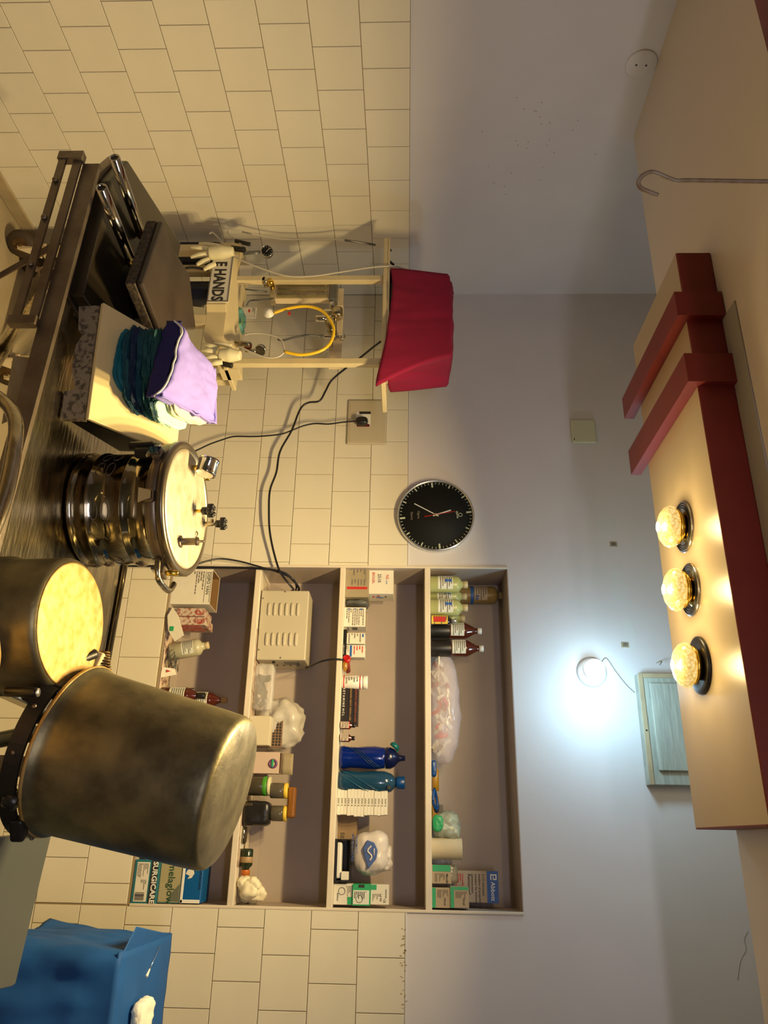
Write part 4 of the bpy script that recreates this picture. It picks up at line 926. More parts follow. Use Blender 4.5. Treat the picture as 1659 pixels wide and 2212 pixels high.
# black pouch
a, b = on_y(555, 1730, 0.03), on_y(555, 1783, 0.03); zt = on_y(582, 1757, 0.03).z
t = thing('camera_pouch', 'black pouch with a silver tab on the second shelf', 'pouch', ((a.x+b.x)/2, 0.05, F2))
G().blob(((a.x+b.x)/2, 0.050, (F2+zt)/2), (b.x-a.x, 0.075, zt-F2), 0.003, 24, 4, pw=6, flat=True).done('pouch', M_BLACK, t)
G().box((a.x+0.008, 0.0085, F2+0.010), (a.x+0.017, 0.012, F2+0.035), 0.001).done('tab', M_STEEL, t)
t, xx3, h3 = jar('jar', 'smoky jar with yellow lid standing on the black pouch', 1757, 588, 620, 0.055, zt+0.003, 0.0265, M_JAR, M_YCAP, 0.012, group='yellow-lidded jars on the second shelf', x=on_y(600, 1757, 0.055).x)
zc = max(zj+0.0003+h2, zt+0.003+h3)+0.0005
a, b = on_y(625, 1700, 0.05), on_y(625, 1767, 0.05)
tag(G().box((a.x, 0.036, zc), (b.x, 0.070, zc+0.029), 0.008, seg=3).done('wooden_block', M_WOODB), 'brown varnished rounded block lying across the two yellow-lidded jars', 'block')
# flat packs and lying bottle
t = thing('ampoule_pack', 'clear pack of ampoules beside the black pouch', 'pack', (on_y(530, 1808, 0.05).x, 0.05, F2))
xa = on_y(535, 1787, 0.05).x; xb = on_y(535, 1828, 0.05).x
for k in range(4):
    G().lathe([(0.003, 0), (0.0055, 0.003), (0.0055, 0.046), (0.002, 0.052), (0, 0.056)], 12, Matrix.Translation((xa+0.0, 0.030+0.013*k, F2+0.009)) @ Matrix.Rotation(PI/2, 4, 'Y')).done('ampoule', M_POLISH, t)
G().box((xa-0.003, 0.020, F2), (xb+0.008, 0.078, F2+0.003)).done('card', M_CARD, t)
xa = on_y(535, 1833, 0.05).x; xb = on_y(535, 1893, 0.05).x
t = thing('medicine_bottle', 'dark green bottle with an orange cap lying on its side', 'bottle', (xa, 0.05, F2))
Mv = Matrix.Translation((xa, 0.05, F2+0.0225)) @ Matrix.Rotation(PI/2, 4, 'Y')
L = xb-xa
G().lathe([(0.018, 0), (0.022, 0.004), (0.022, L*0.60), (0.012, L*0.72), (0.012, L*0.76), (0, L*0.76)], 24, Mv).done('body', mat('dark_green_glass', (0.02, 0.028, 0.012), 0.2), t)
G().lathe([(0.0222, L*0.30), (0.0226, L*0.31), (0.0226, L*0.5), (0.0222, L*0.51)], 24, Mv, cap=False).done('label_band', mat('tan_band', (0.35, 0.22, 0.1)), t)
G().lathe([(0.015, L*0.765), (0.0155, L*0.78), (0.0155, L*0.97), (0, L*0.98)], 20, Mv).done('cap', mat('orange_cap', (0.45, 0.12, 0.01), 0.4), t)
# crumpled gloves at right corner
a, b = on_y(540, 1894, 0.04), on_y(540, 1949, 0.04); zt = on_y(570, 1920, 0.04).z
t = thing('crumpled_gloves', 'crumpled cream latex gloves in the right corner of the second shelf', 'gloves', ((a.x+b.x)/2, 0.06, F2))
g = G()
for k, (u, v, s) in enumerate(((0.2, 0.25, 0.040), (0.5, 0.25, 0.05), (0.78, 0.22, 0.045), (0.3, 0.6, 0.045), (0.62, 0.68, 0.052), (0.85, 0.5, 0.04), (0.5, 0.5, 0.055))):
    g.blob((a.x+(b.x-a.x)*u, 0.03+0.03*(k % 3), F2+0.002+max(s/2+0.004, (zt-F2)*v)), (s, s, s*1.1), 0.012, 35, k, pw=2, n=8)
g.done('glove', M_COTTON, t)
paper('loose white sheet under the items on the second shelf', NX0+0.25, NX1-0.12, F2-0.001, 0.001, 3, mat('newsprint', (0.5, 0.4, 0.3), 0.8, col2=(0.3, 0.2, 0.14), vscale=40))
G().box((1.9, ND-0.004-0.01, F2+0.0005), (2.51, ND-0.004, F2+0.035), 0.001).done('cardboard_strip', M_NICHE, wall_back)
# ---- bottom cell (1)
F1 = FL[1]
a = on_y(400, 1229, 0.0); b = on_y(400, 1305, 0.0); zt = on_y(457, 1265, 0.0).z
t = thing('cardboard_box', 'open white box with brown inside at the left of the bottom shelf', 'box', ((a.x+b.x)/2, 0.06, F1))
w_ = 0.002
G().box((a.x, 0.0, F1), (b.x, 0.12, F1+w_)).box((a.x, 0.0, F1+w_), (b.x, w_, zt)).box((a.x, 0.12-w_, F1+w_), (b.x, 0.12, zt)).box((a.x, w_, F1+w_), (a.x+w_, 0.12-w_, zt)).box((b.x-w_, w_, F1+w_), (b.x, 0.12-w_, zt)).done('walls', M_CARD, t)
G().box((a.x+w_, w_+0.0001, F1+w_+0.0001), (b.x-w_, 0.12-w_-0.0001, F1+w_+0.002)).box((a.x+w_+0.0001, 0.12-w_-0.002, F1+w_+0.002), (b.x-w_-0.0001, 0.12-w_-0.0001, zt-0.001)).box((a.x+w_+0.0001, w_+0.0001, F1+w_+0.002), (a.x+w_+0.002, 0.12-w_-0.002, zt-0.001)).done('brown_inside', M_KRAFT, t)
text('DISPO VAN', a.x+0.012, zt-0.020, -0.0003, 0.018, M_INK, t); lines(a.x+0.01, b.x-0.03, zt-0.075, zt-0.03, -0.0003, 5, M_GREYINK, t)
G().box((a.x+0.010, -0.0005, zt-0.026), (b.x-0.008, 0, zt-0.0245)).box((a.x+0.010, -0.0005, zt-0.0045), (b.x-0.008, 0, zt-0.003)).done('print_frame', M_INK, t)
m_pat = mat('red_patterned_card', (0.52, 0.42, 0.34), 0.6, col2=(0.30, 0.10, 0.07), vscale=70, thresh=(0.40, 0.52))
for k, (pa, pb, y, dep) in enumerate(((1313, 1331, 0.0, 0.12), (1332, 1350, -0.004, 0.12))):
    t, x0, x1, z0, z1, y0 = carton('carton', ['red-patterned carton pressed against the open white box', 'red-patterned carton next to the tilted milky bottle'][k], 380, 441+3*k, pa, pb, y, dep, F1+0.0003, m_pat, group='red-patterned cartons on the bottom shelf')
    G().box((x0+0.004, y0-0.0006, z0+0.02), (x0+0.016, y0, z0+0.034)).done('barcode', M_GREYINK, t)
    G().ring((x0+0.018, y0-0.0004, z1-0.022), 0.008, 0.0014, 'y', 18, 5).done('red_mark', M_REDINK, t)
    g = G()
    for q in range(7): g.box((x1-0.0001, y0+0.01+0.013*q, z0+0.01), (x1+0.0006, y0+0.014+0.013*q, z1-0.02))
    g.done('side_text', M_REDINK, t)
# green and white packet leaning
t = thing('paper_packet', 'white paper packet with a green square at the front of the bottom shelf', 'packet', (on_y(370, 1345, -0.02).x, -0.02, F1))
pts = [on_y(372, 1312, -0.008), on_y(360, 1330, -0.012), on_y(362, 1362, -0.012), on_y(376, 1386, -0.008), on_y(396, 1372, -0.008), on_y(384, 1330, -0.008)]
zmin = min(p.z for p in pts); pts = [p+Vector((0, 0, F1+0.0005-zmin)) for p in pts]
G().prism([Vector((p.x, p.y*0.2+0.0-0.004-0.006, p.z)) for p in pts], (0, 0.004, 0), 0.0005).done('packet', M_CARD, t)
G().box((pts[2].x-0.016, -0.0145, pts[2].z+0.006), (pts[2].x+0.002, -0.0125, pts[2].z+0.020)).done('green_square', M_GREEN, t)
# tilted milky bottle
xx = on_y(385, 1408, 0.05).x
h = 0.150
bt = bottle('plastic_bottle', 'milky plastic bottle leaning on the bottom shelf', 0, 0, 0.060, F1+0.003, flat_bottle_prof(0.033, h-0.004), M_MILKY, cap_prof(0.014, h-0.018, h), M_CREAM, rot=(0.0, -0.20, 0), lab=(0.05, 0.095, 0.033), labm=mlw, x=xx)
bt.location.z = F1+0.0075
# wires
rnd = random.Random(5)
pts = []
cx = on_y(355, 1420, 0.0).x
for i in range(34): pts.append((cx+rnd.uniform(-0.045, 0.045), rnd.uniform(0.01, 0.08), F1+0.004+rnd.uniform(0, 0.045)))
tag(G().tube(pts, 0.0013, 5).done('wire_tangle', M_DHOSE), 'tangled thin black wires at the front of the bottom shelf', 'wires')
paper('crumpled printed sheet lining the bottom shelf', 1.56, 2.30, F1, -0.001, 8, mat('newsprint2', (0.55, 0.42, 0.3), 0.8, col2=(0.22, 0.12, 0.09), vscale=55, thresh=(0.42, 0.5)))
t = thing('medicine_leaflet', 'folded white leaflet standing among the wires', 'leaflet', (cx+0.05, 0.03, F1))
G().prism([(cx+0.035, 0.005, F1+0.001), (cx+0.075, 0.005, F1+0.001), (cx+0.06, 0.02, F1+0.055), (cx+0.038, 0.02, F1+0.045)], (0, 0.001, 0)).done('sheet', M_CARD, t)
G().prism([(cx+0.045, 0.0055, F1+0.02), (cx+0.055, 0.0055, F1+0.02), (cx+0.05, 0.009, F1+0.034)], (0, 0.001, 0)).done('red_mark', M_REDINK, t)
text('12', cx+0.07, F1+0.055, ND-0.0042, 0.03, M_INK, wall_back)
# amber bottles
for k, (py, pxt, y, capm, lb) in enumerate(((1497, 443, 0.035, M_BLACK, 'brown glass bottle with dark neck in front on the bottom shelf'), (1506, 491, 0.105, mat('cork', (0.42, 0.27, 0.12), 0.8), 'taller brown glass bottle with a cork-coloured cap behind the dark-necked one'))):
    h = on_y(pxt, py, y).z-F1
    pr = [(0.028, 0), (0.030, 0.004), (0.030, h-0.068), (0.026, h-0.054), (0.010, h-0.028), (0.010, h-0.012), (0, h-0.012)]
    bt = bottle('medicine_bottle', lb, 0, py, y, F1, pr, M_AMBER, cap_prof(0.012, h-0.022 if k else h-0.034, h), capm, group='brown glass bottles on the bottom shelf', lab=(h-0.128, h-0.070, 0.030), labm=mlw)
# glove boxes at the right end
def quadbox(name, label, qx0, qx1, qa, qb, y0, dep, z0, m, group=None):
    a = on_y(qx0, qa, y0).x; b = on_y(qx0, qb, y0).x; z1 = on_y(qx1, (qa+qb)/2, y0).z
    t = thing(name, label, 'box', ((a+b)/2, y0+dep/2, z0), group)
    G().box((a, y0, z0), (b, y0+dep, z1), 0.0015).done('body', m, t)
    return t, a, b, z0, z1
y0 = -0.004
t, xa, xb, z0, z1 = quadbox('glove_box', 'teal glove box with a white label panel and white lettering, lowest at the right end', 283, 342, 1856, 1953, y0, 0.15, F1+0.0002, M_TEALB)
H = z1-z0
patch(xa+0.008, xb-0.008, z0+H*0.10, z0+H*0.60, y0, M_CARD, t); patch(xa+0.002, xb-0.002, z0+H*0.66, z1-0.006, y0, M_INK, t, 'black_band')
text('SURGICARE', xa+0.006, z0+H*0.735, y0-0.0008, 0.0235, M_WHITE, t, squash=1.04, bold=0.03)
lines(xa+0.012, xa+0.055, z0+H*0.13, z0+H*0.56, y0-0.0008, 8, M_GREYINK, t); lines(xa+0.062, xa+0.092, z0+H*0.3, z0+H*0.54, y0-0.0008, 4, M_GREYINK, t, seed=3)
g = G(); rnd = random.Random(2); x_ = xb-0.036
while x_ < xb-0.012: wq = rnd.choice((0.0006, 0.0012, 0.0018)); g.box((x_, y0-0.0013, z0+H*0.14), (x_+wq, y0-0.0007, z0+H*0.50)); x_ += wq+rnd.choice((0.0007, 0.0013))
g.done('barcode', M_INK, t)
ZC = z1
t, xa, xb, z0, z1 = quadbox('glove_box', 'olive and grey carton with green lettering between teal box and blue packet', 345, 392, 1858, 1951, y0+0.004, 0.14, ZC+0.0003, mat('olive_card', (0.36, 0.32, 0.18), 0.5))
H = z1-z0
patch(xa+0.002, xb-0.001, z0+0.001, z1-0.001, y0+0.004, mat('dull_teal', (0.05, 0.16, 0.17), 0.5), t, 'edge_panel')
patch(xa+0.006, xb-0.004, z0+0.004, z1-0.003, y0+0.0034, mat('olive_card', (0.36, 0.32, 0.18)), t)
G().prism([(xb-0.060, y0+0.0026, z1-0.004), (xb-0.006, y0+0.0026, z1-0.004), (xb-0.006, y0+0.0026, z0+H*0.45), (xb-0.03, y0+0.0026, z0+H*0.6)], (0, 0.0003, 0)).done('grey_wave', mat('grey_green', (0.13, 0.14, 0.10)), t)
text('melaglow', xa+0.008, z0+H*0.42, y0+0.0022, 0.033, mat('green_ink', (0.02, 0.07, 0.03)), t)
g = G()
for i in range(8):
    for j in range(3): g.box((xb-0.058+i*0.0065, y0+0.0022, z0+0.010+j*0.008), (xb-0.0565+i*0.0065, y0+0.0028, z0+0.0115+j*0.008))
g.done('dot_pattern', M_CARD, t)
ZC = z1
a = on_y(405, 1872, 0.0).x; b = on_y(405, 1952, 0.0).x; zt = on_y(437, 1912, 0.0).z
t = thing('glove_packet', 'blue and white glove packet lying on top at the right end', 'packet', ((a+b)/2, 0.05, ZC))
G().box((a, -0.002, ZC+0.0004), (b, 0.11, zt), 0.005, seg=2).done('packet', mat('packet_blue', (0.0, 0.09, 0.30), 0.4), t)
G().box((a+0.001, -0.0035, ZC+0.001), (b-0.0005, -0.0010, ZC+0.010), 0.001).box((b-0.012, -0.0035, ZC+0.002), (b-0.001, -0.0010, zt-0.004), 0.001).done('white_edge', M_WHITE, t)
zz = ZC+0.016
G().prism([(a+0.006, -0.0030, zz+0.020), (a+0.020, -0.0030, zz+0.026), (a+0.034, -0.0030, zz+0.018), (a+0.038, -0.0030, zz+0.004), (a+0.028, -0.0030, zz+0.010), (a+0.022, -0.0030, zz-0.004), (a+0.010, -0.0030, zz+0.002)], (0, 0.0012, 0)).done('white_emblem', M_CARD, t)
text('SURGICARE', a+0.006, zt-0.012, -0.0024, 0.012, M_NAVYP, t)
tag(G().box((a-0.035, 0.03, F1), (a-0.004, 0.12, F1+0.05), 0.001).done('spectacle_case', M_BLACK), 'black case half hidden behind the drum beside the teal box', 'case')

# ================================================================== ANAESTHESIA TROLLEY
YP = -0.50
def yp(px, py, y=YP): return on_y(px, py, y)
XL, XR = 0.322, 0.700
zt = 1.500
t = thing('anaesthesia_trolley', 'cream steel anaesthesia trolley with gauges, flow tubes and hoses', 'trolley', (0.43, -0.35, 0.0))
def post(name, x0, x1, y0, y1, z0, z1, m=M_CREAM): return G().box((x0, y0, z0), (x1, y1, z1), 0.003).done(name, m, t)
pw = 0.026
post('post', XL-0.013, XL+0.013, YP+0.0, YP+0.026, 0.93, zt); post('post', XR-0.014, XR+0.014, YP, YP+0.026, 0.93, zt)
G().box((0.135, YP-0.01, zt), (0.80, YP+0.20, zt+0.018), 0.003).box((0.135, YP-0.01, zt+0.018), (0.80, YP-0.006, zt+0.026)).done('top_shelf', M_CREAM, t)
G().box((0.13, YP+0.02, 0.918), (0.72, YP+0.175, 0.936), 0.003).done('tray', M_CREAM, t)
G().box((0.13, YP+0.016, 0.85), (0.175, YP+0.056, 0.935), 0.003).done('end_bracket', M_CREAM, t)
G().prism([(0.175, YP-0.012, 0.850), (0.470, YP-0.030, 0.840), (0.490, YP-0.010, 0.840), (0.60, YP-0.010, 0.838), (0.72, YP+0.03, 0.90), (0.72, YP+0.10, 0.90), (0.175, YP+0.10, 0.85)], (0, 0, 0.075), 0.002).done('console', M_CREAM, t)
sg = G().box((0.22, YP-0.040, 0.845), (0.465, YP-0.033, 0.925), 0.001).done('sign_plate', M_CARD, t)
a_, b_ = yp(488, 567, YP-0.04), yp(488, 656, YP-0.04)
text('E HANDS', a_.x-0.004, 0.862, YP-0.0405, 0.060, M_INK, sg, squash=0.74, bold=0.035)
G().box((0.22, YP-0.0415, 0.845), (0.465, YP-0.0395, 0.849)).box((0.22, YP-0.0415, 0.921), (0.465, YP-0.0395, 0.925)).box((0.461, YP-0.0415, 0.849), (0.465, YP-0.0395, 0.921)).box((0.22, YP-0.0415, 0.849), (0.224, YP-0.0395, 0.921)).done('sign_border', M_GREYINK, sg)
for x in (0.155, 0.68):
    for y in (YP+0.035, YP+0.155):
        post('leg', x-0.018, x+0.018, y-0.018, y+0.018, 0.15, 0.918)
G().box((0.137, YP+0.053, 0.19), (0.698, YP+0.137, 0.21), 0.003).done('lower_shelf', M_CREAM2, t)
G().box((0.173, YP+0.02, 0.60), (0.662, YP+0.04, 0.63), 0.002).box((0.50, YP-0.01, 0.72), (0.545, YP+0.02, 0.84), 0.002).done('cross_bar', M_CREAM, t)
# side handle bars under the tray
G().tube([(0.30, YP-0.02, 0.83), (0.30, YP-0.035, 0.76), (0.33, YP-0.035, 0.72), (0.45, YP-0.035, 0.74), (0.47, YP-0.035, 0.76), (0.47, YP-0.02, 0.83)], 0.005, 8).done('wire_loop', M_BLACKM, t)
for x in (0.155, 0.68):
    for y in (YP+0.035, YP+0.155):
        c = Vector((x-0.012, y-0.03, 0.055))
        wp = G().lathe([(0.020, -0.014), (0.052, -0.014), (0.055, -0.008), (0.055, 0.008), (0.052, 0.014), (0.020, 0.014)], 28, Matrix.Translation(c) @ Matrix.Rotation(1.1, 4, 'Z') @ Matrix.Rotation(PI/2, 4, 'X')).done('caster_wheel', M_TIRE, t)
        G().lathe([(0.030, -0.016), (0.030, 0.016)], 20, Matrix.Translation(c) @ Matrix.Rotation(1.1, 4, 'Z') @ Matrix.Rotation(PI/2, 4, 'X')).lathe([(0.008, -0.022), (0.008, 0.022)], 12, Matrix.Translation(c) @ Matrix.Rotation(1.1, 4, 'Z') @ Matrix.Rotation(PI/2, 4, 'X')).done('wheel_hub', M_HUB, wp)
        dv = Vector((math.sin(1.1), -math.cos(1.1), 0))
        g = G()
        for s in (-1, 1):
            o_ = c+dv*0.019*s
            g.prism([o_+Vector((-0.012, 0, -0.012)), o_+Vector((0.016, 0, -0.006)), Vector((x+0.018, y+0.01, 0.135))+dv*0.019*s, Vector((x-0.018, y-0.014, 0.135))+dv*0.019*s], dv*0.003)
        g.box((x-0.022, y-0.022, 0.132), (x+0.022, y+0.022, 0.15), 0.003).done('caster_fork', M_PINE, t)
# navy gas cylinders hung at the back left
for k, (x, y) in enumerate(((0.080, YP+0.14), (0.232, YP+0.20))):
    G().lathe([(0.040, 0.14), (0.048, 0.16), (0.048, 0.80), (0.038, 0.85), (0.014, 0.88), (0.014, 0.91), (0, 0.912)], 28, Matrix.Translation((x, y, 0.0))).done('gas_cylinder', mat('navy_paint', (0.006, 0.010, 0.035), 0.35), t)
    G().box((x-0.05, y-0.052, 0.138 if k == 0 else 0.138), (x+0.05, y+0.05, 0.142)).done('cylinder_rest', M_CREAM2, t)
# rotameter block
rx0, rx1 = yp(650, 601).x, yp(650, 635).x; rz0, rz1 = yp(580, 618).z, yp(728, 618).z
m_rot = mat('rotameter_scale', (0.36, 0.29, 0.12), 0.35, col2=(0.28, 0.22, 0.09), vscale=50)
ro = G().box((rx0, YP+0.030, rz0+0.02), (rx1, YP+0.060, rz1-0.03), 0.002).done('flowmeter_block', M_PINE, t)
G().box((rx0+0.005, YP+0.0285, rz0+0.028), (rx1-0.005, YP+0.0302, rz1-0.038)).done('scale_panel', m_rot, ro)
for k in range(2):
    xx = rx0+(rx1-rx0)*(0.36+0.34*k)
    G().lathe([(0.0048, 0), (0.0048, rz1-rz0-0.075)], 12, Matrix.Translation((xx, YP+0.0265, rz0+0.032))).done('flow_tube', M_GLASS, ro)
    g = G()
    for j in range(15): g.box((xx-0.011, YP+0.0278, rz0+0.045+j*0.0135), (xx-0.0065 if j % 5 else xx-0.0045, YP+0.0284, rz0+0.0462+j*0.0135))
    g.done('scale_marks', M_INK, ro)
G().box((rx0-0.006, YP+0.022, rz1-0.032), (rx1+0.004, YP+0.066, rz1-0.002), 0.002).done('upper_manifold', M_DHOSE, ro)
G().box((rx0+0.0, YP+0.022, rz0+0.002), (rx1+0.002, YP+0.066, rz0+0.022), 0.002).done('lower_manifold', M_STEEL, ro)
G().lathe([(0.010, 0), (0.013, 0.004), (0.013, 0.018), (0.010, 0.024), (0, 0.025)], 16, Matrix.Translation((rx0+0.012, YP+0.022, rz0+0.005)) @ Matrix.Rotation(PI/2, 4, 'X')).done('needle_valve', M_GOLD, ro)
G().lathe([(0.012, 0), (0.014, 0.004), (0.014, 0.020), (0.010, 0.022), (0, 0.022)], 16, Matrix.Translation((rx0+0.002, YP+0.022, rz0-0.018)) @ Matrix.Rotation(PI/2, 4, 'X')).lathe([(0.006, -0.02), (0.006, 0.02)], 10, Matrix.Translation((rx0+0.008, YP+0.036, rz0-0.005))).done('control_knob', M_STEEL, ro)
# back plate strip behind the regulators
bz0, bz1 = yp(710, 700).z, yp(735, 700).z
G().box((rx1, YP+0.070, bz0-0.002), (XR-0.014, YP+0.078, bz1+0.002), 0.002).box((rx0-0.004, YP+0.066, bz0), (rx1+0.003, YP+0.074, bz1)).done('mounting_strip', M_PINE, t)
def cyl(a, b, r, name, m, par, n=18, r2=None):
    a, b = Vector(a), Vector(b); Mq = Matrix.Translation(a) @ (b-a).to_track_quat('Z', 'Y').to_matrix().to_4x4(); L = (b-a).length
    return G().lathe([(r*0.9, 0), (r, 0.0015), (r if r2 is None else r2, L-0.0015), (r*0.9 if r2 is None else r2*0.9, L), (0, L)], n, Mq).done(name, m, par)
yv = YP+0.045
cyl(yp(718, 636, yv), yp(718, 668, yv), 0.0115, 'valve_stem', M_CHROME, t)
cyl(yp(700, 676, yv), yp(738, 676, yv), 0.0165, 'valve_body', M_CHROME, t)
cyl(yp(728, 668, yv-0.012), yp(728, 686, yv-0.012), 0.022, 'valve_flange', M_STEEL, t, 24)
cyl(yp(682, 688, yv-0.02), yp(706, 688, yv-0.02), 0.0125, 'outlet', M_CHROME, t)
cyl(yp(706, 688, yv-0.014), yp(718, 716, yv-0.008), 0.014, 'elbow', M_STEEL, t)
cyl(yp(712, 712, yv), yp(724, 730, yv), 0.013, 'elbow', M_STEEL, t)
cyl(yp(724, 676, yv), yp(724, 726, yv), 0.006, 'connecting_rod', M_STEEL, t)
cyl(yp(700, 727, yv), yp(742, 727, yv), 0.0075, 'tap_body', M_CHROME, t)
for k in range(2): cyl(yp(716, 736, yv), yp(716, 754, yv), 0.006, 'union', M_STEEL, t) if k == 0 else cyl(yp(738, 724, yv-0.004), yp(741, 732, yv-0.004), 0.012, 'union', M_CHROME, t)
cyl(yp(690, 727, yv), yp(703, 727, yv), 0.007, 'hose_barb', M_DHOSE, t)
# hoses
dp = lambda px, py, y: tuple(on_y(px, py, y))
G().tube([dp(592, 676, YP-0.02), dp(612, 669, YP-0.022), dp(640, 663, YP-0.024), (dp(668, 662, YP-0.026)), dp(695, 671, YP-0.028), dp(712, 690, YP-0.028), dp(721, 712, YP-0.026), dp(715, 738, YP-0.024), dp(698, 755, YP-0.022), dp(672, 764, YP-0.02), dp(645, 766, YP-0.02), dp(615, 760, YP-0.02)], 0.0058, 10).done('yellow_hose', M_YHOSE, t)
G().box(tuple(yp(622, 673, YP-0.032)), tuple(yp(628, 681, YP-0.029)), 0.0005).done('hose_tag', M_REDINK, t)
c = yp(581, 678, YP-0.012)
G().lathe([(0.019, 0), (0.021, 0.003), (0.020, 0.008), (0.013, 0.012), (0.011, 0.020), (0, 0.021)], 24, Matrix.Translation(c) @ Matrix.Rotation(PI/2, 4, 'X')).done('hose_connector', M_WHITE, t)
G().tube([dp(615, 760, YP-0.02), dp(608, 735, YP-0.02), dp(590, 725, YP-0.02), dp(565, 720, YP-0.015), dp(535, 721, YP-0.01), dp(528, 726, YP)], 0.0035, 8).tube([dp(615, 760, YP-0.02), dp(600, 771, YP-0.02), dp(575, 772, YP-0.02), dp(548, 763, YP-0.02), dp(520, 750, YP-0.02), dp(510, 744, YP-0.01)], 0.0035, 8).done('white_hose', M_WHOSE, t)
G().tube([dp(692, 727, YP+0.04), dp(668, 724, YP+0.03), dp(640, 728, YP+0.02), dp(612, 735, YP+0.02), dp(600, 733, YP+0.02)], 0.0042, 8).done('dark_hose', M_DHOSE, t)
G().tube([dp(530, 625, YP), dp(555, 628, YP), dp(576, 630, YP+0.02)], 0.0035, 8).tube([dp(533, 660, YP), dp(540, 650, YP), dp(560, 648, YP), dp(590, 646, YP)], 0.003, 8).done('dark_hose', M_DHOSE, t)
# long grey hose sweeping from the tray to the monitor and back
G().tube([dp(520, 650-28, YP-0.06), dp(452, 506, YP-0.05), dp(460, 503, YP-0.05), dp(480, 524, YP-0.05), dp(505, 553, YP-0.05), dp(540, 570, YP-0.05), dp(580, 585, YP-0.045), dp(625, 597, YP-0.04), dp(680, 596, YP-0.03), dp(740, 587, YP-0.02), dp(800, 578, YP-0.02), dp(850, 575, YP-0.01), dp(882, 584, YP+0.02)][1:], 0.0034, 8).done('grey_hose', M_WHOSE, t)
G().tube([dp(555, 548, YP-0.02), dp(530, 535, YP-0.02), dp(505, 515, YP-0.02), dp(492, 503, YP-0.02), dp(497, 497, YP-0.01), dp(520, 500, YP), dp(560, 508, YP+0.05), dp(620, 517, YP+0.08), dp(700, 516, YP+0.08), dp(745, 519, YP+0.06), dp(810, 529, YP+0.05)], 0.0032, 8).done('grey_hose', M_WHOSE, t)
G().tube([dp(745, 519, YP+0.06), dp(780, 524, YP+0.055), dp(811, 529, YP+0.05)], 0.0045, 8).done('hose_sleeve', M_DHOSE, t)
# pressure gauges
def gauge(px, py, y, r, par=t, yaw=0.35, face=M_DIAL, name='pressure_gauge'):
    c = on_y(px, py, y); Mg = Matrix.Translation(c) @ Matrix.Rotation(yaw, 4, 'Z') @ Matrix.Rotation(PI/2, 4, 'X')
    gg = G().lathe([(r*0.8, -0.018), (r, -0.014), (r, 0.0), (r*1.05, 0.001), (r*1.05, 0.005), (r*0.93, 0.006), (r*0.9, 0.003), (0, 0.003)], 28, Mg).done(name, M_CHROME, par)
    G().lathe([(r*0.92, 0.0032), (0, 0.0036)], 28, Mg, cap=False).done('gauge_face', face, gg)
    g = G()
    for i in range(9):
        a = math.radians(-130+260*i/8); g.box((-0.0004, r*0.65, 0.0040), (0.0004, r*0.82, 0.0044), M=Mg @ Matrix.Rotation(a, 4, 'Z'))
    g.box((-0.0006, -r*0.2, 0.0045), (0.0006, r*0.7, 0.005), M=Mg @ Matrix.Rotation(0.8, 4, 'Z')).done('needle', M_WHITE if face == M_DIAL else M_INK, gg)
    return gg
gauge(577, 543, YP-0.03, 0.023)
gauge(562, 757, YP-0.01, 0.020, yaw=0.9, face=M_STEEL)
cyl(yp(525, 548, YP-0.02), yp(562, 544, YP-0.02), 0.006, 'gauge_stem', M_DHOSE, t); cyl(yp(530, 757, YP), yp(550, 757, YP), 0.007, 'gauge_stem', M_STEEL, t)
cyl(yp(508, 520, YP-0.02), yp(540, 528, YP-0.02), 0.008, 'valve_block', M_BLACKM, t)
cyl(yp(500, 536, YP-0.02), yp(530, 540, YP-0.02), 0.011, 'valve_block', M_BLACKM, t)
cyl(yp(508, 740, YP-0.02), yp(540, 744, YP-0.02), 0.010, 'valve_block', M_STEEL, t)
cyl(yp(478, 785, YP-0.02), yp(502, 790, YP-0.02), 0.010, 'valve_block', M_BLACKM, t)
G().blob(tuple(yp(535, 746, YP-0.005)), (0.02, 0.02, 0.03), 0.002, 30, 2, n=6).done('rust_red_knob', mat('rust_red', (0.16, 0.03, 0.015), 0.5), t)
# things on the trolley tray
ZT = 0.9365
a = yp(532, 586, YP+0.04)
t2, x0, x1, z0, z1, y0 = carton('carton', 'little white carton on the trolley tray above the sign', 520, 544, 573, 597, YP+0.022, 0.03, ZT, M_CARD)
xx = yp(520, 690, YP+0.04).x
t2 = thing('gauze_pack', 'crumpled pale green mask lying on the trolley tray', 'mask', (xx, YP+0.07, ZT))
G().blob((xx-0.01, YP+0.065, ZT+0.013), (0.09, 0.07, 0.026), 0.008, 35, 3, flat=True).done('fabric', mat('pale_aqua', (0.12, 0.32, 0.27), 0.8, var=0.4, vscale=30), t2)
G().tube([(xx, YP+0.03, ZT+0.010), (xx+0.02, YP+0.026, ZT+0.015), (xx+0.03, YP+0.028, ZT+0.03), (xx+0.005, YP+0.03, ZT+0.03)], 0.0022, 6).done('ear_loop', mat('lime', (0.25, 0.42, 0.12)), t2)
t2 = thing('packet', 'small white packet with a red mark standing on the trolley tray', 'packet', (yp(535, 675, YP+0.08).x, YP+0.12, ZT))
pa, pb = yp(523, 664, YP+0.11), yp(552, 686, YP+0.11)
G().box((pa.x, YP+0.11, ZT), (pb.x, YP+0.118, pb.z), 0.0006).done('packet', M_CARD, t2)
G().box((pa.x+0.010, YP+0.1092, ZT+0.03), (pa.x+0.024, YP+0.110, ZT+0.037)).done('red_mark', M_REDINK, t2); lines(pa.x+0.003, pb.x-0.003, ZT+0.045, pb.z-0.004, YP+0.1098, 3, M_GREYINK, t2)
